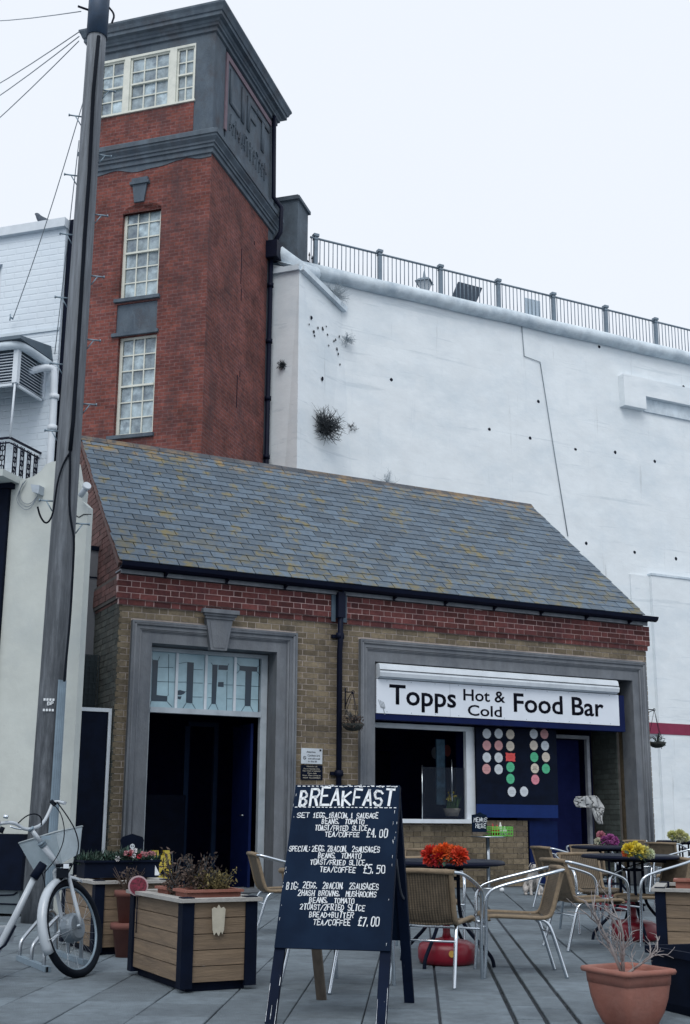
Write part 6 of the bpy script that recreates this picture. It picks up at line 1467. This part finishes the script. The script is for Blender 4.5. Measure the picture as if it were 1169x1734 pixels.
# ================================================================== BICYCLE AND RACK
bk = empty('bicycle', (0,0,0), label='silver white step-through bicycle with grey front basket and front hub motor', cat='bicycle')
WG = GZ(136,1655); WG.z = 0; hd_ = R(41); fw = Vector((math.cos(hd_), math.sin(hd_), 0)); lf_ = Vector((-fw.y, fw.x, 0))
ln = R(15); wv = Vector((0,0,1))*math.cos(ln)+lf_*math.sin(ln); nn = fw.cross(wv).normalized(); RW = .315
WC = WG+wv*RW
bk.location = WG
def bp_(mb, n, mt, par=None): mb.v = [v-WG for v in mb.v]; return mb.build(n, mt, par or bk)
def wheel(C, f_, w_, n_, motor):
    def c(r, a, o=0): return C+f_*math.cos(a)*r+w_*math.sin(a)*r+n_*o
    root = None
    mb = MB(); mb.tube([c(RW-.022, 2*math.pi*k/48) for k in range(49)], .026, 10, cap=False); root = bp_(mb, 'tyre', m_tyre)
    mb = MB(); mb.tube([c(RW-.048, 2*math.pi*k/48) for k in range(49)], .009, 8, cap=False); bp_(mb, 'rim', m_galv, root)
    mb = MB(); hr = .095 if motor else .03
    for k in range(32):
        a = 2*math.pi*k/32; s = .03 if k % 2 else -.03; mb.tube([c(hr, a+(.25 if k % 4 < 2 else -.25), s), c(RW-.05, a)], .0011, 3, cap=False)
    bp_(mb, 'spokes', m_steel, root)
    mb = MB()
    if motor:
        q = [(.04,-.05),(.075,-.047),(.090,-.035),(.095,-.02),(.095,.02),(.090,.035),(.075,.047),(.04,.05)]
        o = len(mb.v); N = 28
        for r_, z in q:
            for k in range(N): mb.v.append(c(r_, 2*math.pi*k/N, z))
        for i in range(len(q)-1):
            for k in range(N): mb.f.append((o+i*N+k, o+i*N+(k+1) % N, o+(i+1)*N+(k+1) % N, o+(i+1)*N+k)); mb.sm.append(False)
        mb.f.append(tuple(o+k for k in range(N))[::-1]); mb.f.append(tuple(o+(len(q)-1)*N+k for k in range(N))); mb.sm += [False, False]
    mb.tube([C-n_*.075, C+n_*.075], .018, 8); bp_(mb, 'hub', m_galv if not motor else mat('hub_alloy', (.20,.24,.28), .4, metal=.6), root)
    return root
wheel(WC, fw, wv, nn, True)
# front mudguard
mb = MB(); N = 20; a0, a1 = R(62), R(205); rr2 = RW+.022; P = []
for k in range(N+1):
    a = a0+(a1-a0)*k/N; row = []
    for (o_, dr) in ((-.034,-.022),(-.026,.002),(0,.010),(.026,.002),(.034,-.022)): row.append(WC+(fw*math.cos(a)+wv*math.sin(a))*(rr2+dr)+nn*o_)
    P.append(row)
for k in range(N):
    for j in range(4): mb.add([P[k][j], P[k][j+1], P[k+1][j+1], P[k+1][j]], [(0,1,2,3)], True)
o = bp_(mb, 'mudguard', m_bikewhite); bm = bmesh.new(); bm.from_mesh(o.data); bmesh.ops.remove_doubles(bm, verts=bm.verts, dist=.0004); bmesh.ops.recalc_face_normals(bm, faces=bm.faces); bm.to_mesh(o.data); bm.free(); md = o.modifiers.new('s', 'SOLIDIFY'); md.thickness = .002
mb = MB(); a = R(190); mb.tube([WC+nn*.07, WC+(fw*math.cos(a)+wv*math.sin(a))*(rr2)+nn*.035], .002, 4); mb.tube([WC-nn*.07, WC+(fw*math.cos(a)+wv*math.sin(a))*(rr2)-nn*.035], .002, 4); bp_(mb, 'mudguard_stay', m_steel)
crown = WC+wv*(RW+.075)-fw*.03
ST = FP(53,1404, crown-fw*.06, toC); HT = crown.lerp(ST, .28); 
mb = MB()
for s in (-1, 1): mb.tube(smooth_pts([crown+nn*s*.0, crown+nn*s*.045, crown+nn*s*.055-wv*.05, WC+nn*s*.070+fw*.0],1), [.016]*4+[.013]*(len(smooth_pts([crown]*4,1))-4), 8)
bp_(mb, 'fork', m_bikewhite)
mb = MB(); mb.tube([crown-(ST-crown)*.03, crown.lerp(ST, .62)], .021, 12); mb.tube([crown.lerp(ST,.62), ST], .015, 10); bp_(mb, 'head_tube', m_bikewhite)
mb = MB()
for t in (.0, .60, .64): p_ = crown.lerp(ST, t); d_ = (ST-crown).normalized()*.010; mb.tube([p_-d_, p_+d_], .026, 12)
mb.tube([ST-(ST-crown)*.02, ST+(ST-crown)*.03], .022, 10); bp_(mb, 'headset', m_galv)
pl_ = crown-fw*.05
def BPt(x, y, depth=0): return FP(x, y, pl_, toC)+toC*depth
mb = MB(); mb.tube([BPt(64,1474), BPt(23,1558,.03), BPt(-3,1606,.05), BPt(-30,1626,.06), BPt(-70,1632,.05)], [.019,.024,.026,.026,.024], 12); bp_(mb, 'down_tube', m_bikewhite)
mb = MB(); mb.tube([BPt(74,1462), BPt(57,1487,.01)], .031, 10); mb.tube([BPt(27,1566,.05), BPt(10,1598,.07), BPt(-20,1620,.08)], .008, 6); bp_(mb, 'frame_joint', m_black)
mb = MB(); mb.tube(smooth_pts([ST, BPt(72,1397,-.05), BPt(84,1375,-.10), BPt(90,1358,-.13), BPt(100,1357,-.12), BPt(110,1360,-.05)],2), .0115, 8); mb.tube(smooth_pts([ST, BPt(40,1404,.03), BPt(28,1394,.06), BPt(12,1392,.09), BPt(-18,1400,.03)],2), .0115, 8); bp_(mb, 'handlebar', m_bikewhite)
mb = MB(); mb.tube([BPt(93,1357,-.13), BPt(88,1362,-.13)], .024, 8); mb.tube([BPt(-2,1391,.09), BPt(-22,1402,.02)], .019, 8); mb.tube([BPt(6,1400,.1), BPt(2,1410,.1)], .016, 6); bp_(mb, 'grip', m_tyre)
mb = MB(); mb.tube([BPt(10,1386,.1), BPt(12,1380,.1)], .016, 8); mb.tube(smooth_pts([BPt(18,1399,.1), BPt(26,1402,.09), BPt(37,1404,.07)],1), .006, 5); mb.tube([BPt(103,1357,-.12), BPt(112,1360,-.1)], .010, 8); bp_(mb, 'brake_lever', m_alu)
mb = MB(); mb.tube(smooth_pts([BPt(90,1360,-.1), BPt(105,1378,.0), BPt(111,1415,.06), BPt(98,1450,.08), BPt(75,1478,.04)],3), .0035, 5); mb.tube(smooth_pts([BPt(97,1358,-.1), BPt(112,1378,-.02), BPt(130,1408,.0), BPt(135,1440,.02), BPt(116,1477,.04)],3), .0045, 5)
mb.tube(smooth_pts([BPt(31,1394,.06), BPt(45,1381,.05), BPt(60,1377,.03), BPt(71,1384,.02), BPt(70,1398,.02)],3), .0045, 5); mb.tube(smooth_pts([BPt(72,1478,.02), BPt(77,1500,.03), BPt(76,1512,.0)],2), .004, 5); bp_(mb, 'brake_cable', m_cable)
# basket: tapering box of clear grey plastic
bt, bb = BPt(87,1414,-.20), BPt(98,1461,-.16); mb = MB(); cr_ = []
for (C0, a_, b_) in ((bt, .155, .15), (bb, .10, .11)):
    for sx_, sy_ in ((-1,-1),(1,-1),(1,1),(-1,1)): cr_.append(C0+fw*a_*sx_+nn*b_*sy_+Vector((0,0,.018*sx_ if C0 is bt else .03*sx_)))
for k in range(4): mb.add([cr_[k], cr_[(k+1) % 4], cr_[4+(k+1) % 4], cr_[4+k]], [(0,1,2,3)])
mb.add(cr_[4:], [(0,1,2,3)]); o = bp_(mb, 'basket', m_basket); md = o.modifiers.new('s', 'SOLIDIFY'); md.thickness = .004
mb = MB(); mb.tube(cr_[:4]+[cr_[0]], .006, 6); bp_(mb, 'basket_rim', mat('basket_rim', (.30,.35,.38), .4), o)
mb = MB(); mb.obox(BPt(78,1418,.05), rt*.03, Vector((0,0,.012)), toC*.01); bp_(mb, 'basket_clip', m_galv, o)
mb = MB(); mb.obox(BPt(106,1478,.03), rt*.04, Vector((0,0,.03)), toC*.03); mb.tube([BPt(95,1466,.02), BPt(122,1464,.0)], .012, 6); mb.tube([BPt(98,1494,.03), BPt(112,1474,.03)], .015, 6); bp_(mb, 'lamp_bracket', m_tyre)
mb = MB(); mb.obox(BPt(112,1466,.06), rt*.018, Vector((0,0,.014)), toC*.014); bp_(mb, 'front_lamp', m_white)
# rear half, outside the picture
h2 = Vector((math.cos(R(14)), math.sin(R(14)), 0)); RWc = WG-h2*1.10; n2 = Vector((h2.y, -h2.x, 0)); C2_ = RWc+Vector((0,0,RW))
wheel(C2_, h2, Vector((0,0,1)), n2, False)
BB = RWc+h2*.45+Vector((0,0,.28)); mb = MB(); mb.tube([BB, BB-h2*.16+Vector((0,0,.5))], .018, 8)
for s in (-1, 1): mb.tube([BB, C2_+n2*s*.06], .010, 6); mb.tube([BB-h2*.13+Vector((0,0,.4)), C2_+n2*s*.06], .009, 6)
bp_(mb, 'rear_frame', m_bikewhite)
mb = MB(); sp1 = BB-h2*.19+Vector((0,0,.58)); mb.lathe([(.02,-.03),(.10,0),(.11,.03),(.06,.05)], (0,0,0), 16, sx=1.2, sy=.8); mb.v = [v+sp1 for v in mb.v]; bp_(mb, 'saddle', m_tyre)
mb = MB(); mb.obox(BPt(-22,1584,-.02), h2*.16, n2*.06, Vector((0,0,.05))); bp_(mb, 'white_cover', m_bikewhite)
# rack
rk = empty('bike_rack', GZ(54,1634), label='low stainless steel bike rack with three hoops beside the bicycle wheel', cat='bike rack')
rfw = fw; b0_, b2_ = GZ(33,1627), GZ(74,1644); ac = (b2_-b0_)
for k in range(3):
    b = b0_.lerp(b2_, k/2)-rk.location; mb = MB()
    mb.tube(smooth_pts([b+Vector((0,0,.02)), b+Vector((0,0,.13)), b+rfw*.05+Vector((0,0,.17)), b+rfw*.27+Vector((0,0,.31)), b+rfw*.36+Vector((0,0,.33)), b+rfw*.42+Vector((0,0,.27)), b+rfw*.44+Vector((0,0,.02))],2), .0135, 8); mb.build('hoop', m_steel, rk)
for q in (0, .44):
    mb = MB(); mb.bar(b0_-ac*.03-rk.location+rfw*q+Vector((0,0,.02)), b2_+ac*.16-rk.location+rfw*q+Vector((0,0,.02)), .04, .035); mb.build('base_bar', m_galv, rk)
mb = MB(); e_ = b2_+ac*.16-rk.location; mb.obox(e_+Vector((0,0,.02)), ac.normalized()*.002, rfw*.019, Vector((0,0,.016))); mb.build('end_cap', m_tyre, rk)

# ================================================================== DOG, BIRD
def skin_body(name, verts, edges, radii, mt, parent, root=0, sub=2):
    me = bpy.data.meshes.new(name); me.from_pydata([tuple(v) for v in verts], edges, []); me.materials.append(mt); o = bpy.data.objects.new(name, me); COL.objects.link(o)
    if parent is not None: o.parent = parent
    sk_ = o.modifiers.new('skin', 'SKIN'); sk_.use_smooth_shade = True; lay = me.skin_vertices[0] if me.skin_vertices else None
    for i, r_ in enumerate(radii):
        rr3 = r_ if isinstance(r_, tuple) else (r_, r_); me.skin_vertices[0].data[i].radius = rr3
    me.skin_vertices[0].data[root].use_root = True
    o.modifiers.new('sub', 'SUBSURF').levels = sub; o.modifiers['sub'].render_levels = sub; return o
DG = GZ(905,1516); DG.z = 0
dh = math.atan2(CAM.y-DG.y, CAM.x-DG.x)+R(14)
dog = empty('dog', DG, dh, label='small scruffy white dog sitting by the end of the brick hatch wall', cat='dog')
dv = [(-.17,0,.10),(-.12,0,.17),(-.04,0,.235),(.01,0,.285),(.025,0,.335),(.05,0,.385),(.105,0,.375),(.145,0,.365),   # hip, back, chest, neck, head, muzzle
      (.02,.055,.21),(.035,.055,.10),(.05,.055,.012),(.085,.055,.01), (.02,-.055,.21),(.035,-.055,.10),(.05,-.055,.012),(.085,-.055,.01),
      (-.12,.085,.10),(-.03,.105,.085),(-.07,.11,.02),(.01,.11,.012), (-.12,-.085,.10),(-.03,-.105,.085),(-.07,-.11,.02),(.01,-.11,.012), (-.25,0,.04),(-.30,.04,.03)]
de = [(0,1),(1,2),(2,3),(3,4),(4,5),(5,6),(6,7),(2,8),(8,9),(9,10),(10,11),(2,12),(12,13),(13,14),(14,15),(0,16),(16,17),(17,18),(18,19),(0,20),(20,21),(21,22),(22,23),(0,24),(24,25)]
dr = [.09,.088,.082,.062,.052,.062,.036,.026,.036,.022,.02,.018,.036,.022,.02,.018,.055,.045,.022,.018,.055,.045,.022,.018,.018,.01]
skin_body('body', dv, de, dr, m_dog, dog)
rg = random.Random(77)
mb = MB(); 
for i in (1,2,3,4,5,5,6,7,0,2,3,8,12,9,13):
    for _ in range(60):
        d = Vector((rg.gauss(0,1), rg.gauss(0,1), rg.gauss(-.2,1))).normalized(); c = Vector(dv[i])+d*(dr[i]*.95); e1 = (d+Vector((rg.gauss(0,.3), rg.gauss(0,.3), -.7))).normalized()*.022; s = d.cross(e1).normalized()*.0035; mb.add([c-s, c+s, c+e1], [(0,1,2)])
mb.build('fur', m_dog, dog)
mb = MB(); mb.lathe([(.004,-.018),(.021,-.009),(.022,.006),(.008,.018)], (.170,0,.370), 10); mb.build('nose', m_dognose, dog)
for s in (-1, 1):
    MB().lathe([(.004,-.011),(.012,0),(.004,.011)], (.100,s*.032,.402), 8).build('eye', m_dognose, dog)
    MB().prism([(.045,s*.045,.435),(.075,s*.055,.43),(.075,s*.082,.385),(.05,s*.078,.385)], (0,s*.006,.004)).build('ear', m_dognose if s > 0 else m_dog, dog)
bl_ = GZ(850,1511); mb = MB(); mb.lathe([(.008,0),(.03,.015),(.036,.035),(.03,.055),(.008,.07)], (0,0,0), 14); o = mb.build('ball', m_paint, None, bl_); tag(o, 'small white ball lying on the paving near the stand foot', 'ball')
P_ = LP(74, 373, SB+.12); bo = B0+ex*P_.x+ey*P_.y+Vector((0,0,ztop)); bird = empty('pigeon', bo, R(160), label='grey pigeon perched on the parapet of the white building', cat='bird')
skin_body('body', [(-.17,0,.05),(-.09,0,.08),(0,0,.11),(.06,0,.14),(.085,0,.20),(.12,0,.205),(0,.02,.03),(0,.02,0),(0,-.02,.03),(0,-.02,0)], [(0,1),(1,2),(2,3),(3,4),(4,5),(2,6),(6,7),(2,8),(8,9)],
    [.012,.04,.058,.045,.030,.008,.008,.006,.008,.006], m_bird, bird, 2)
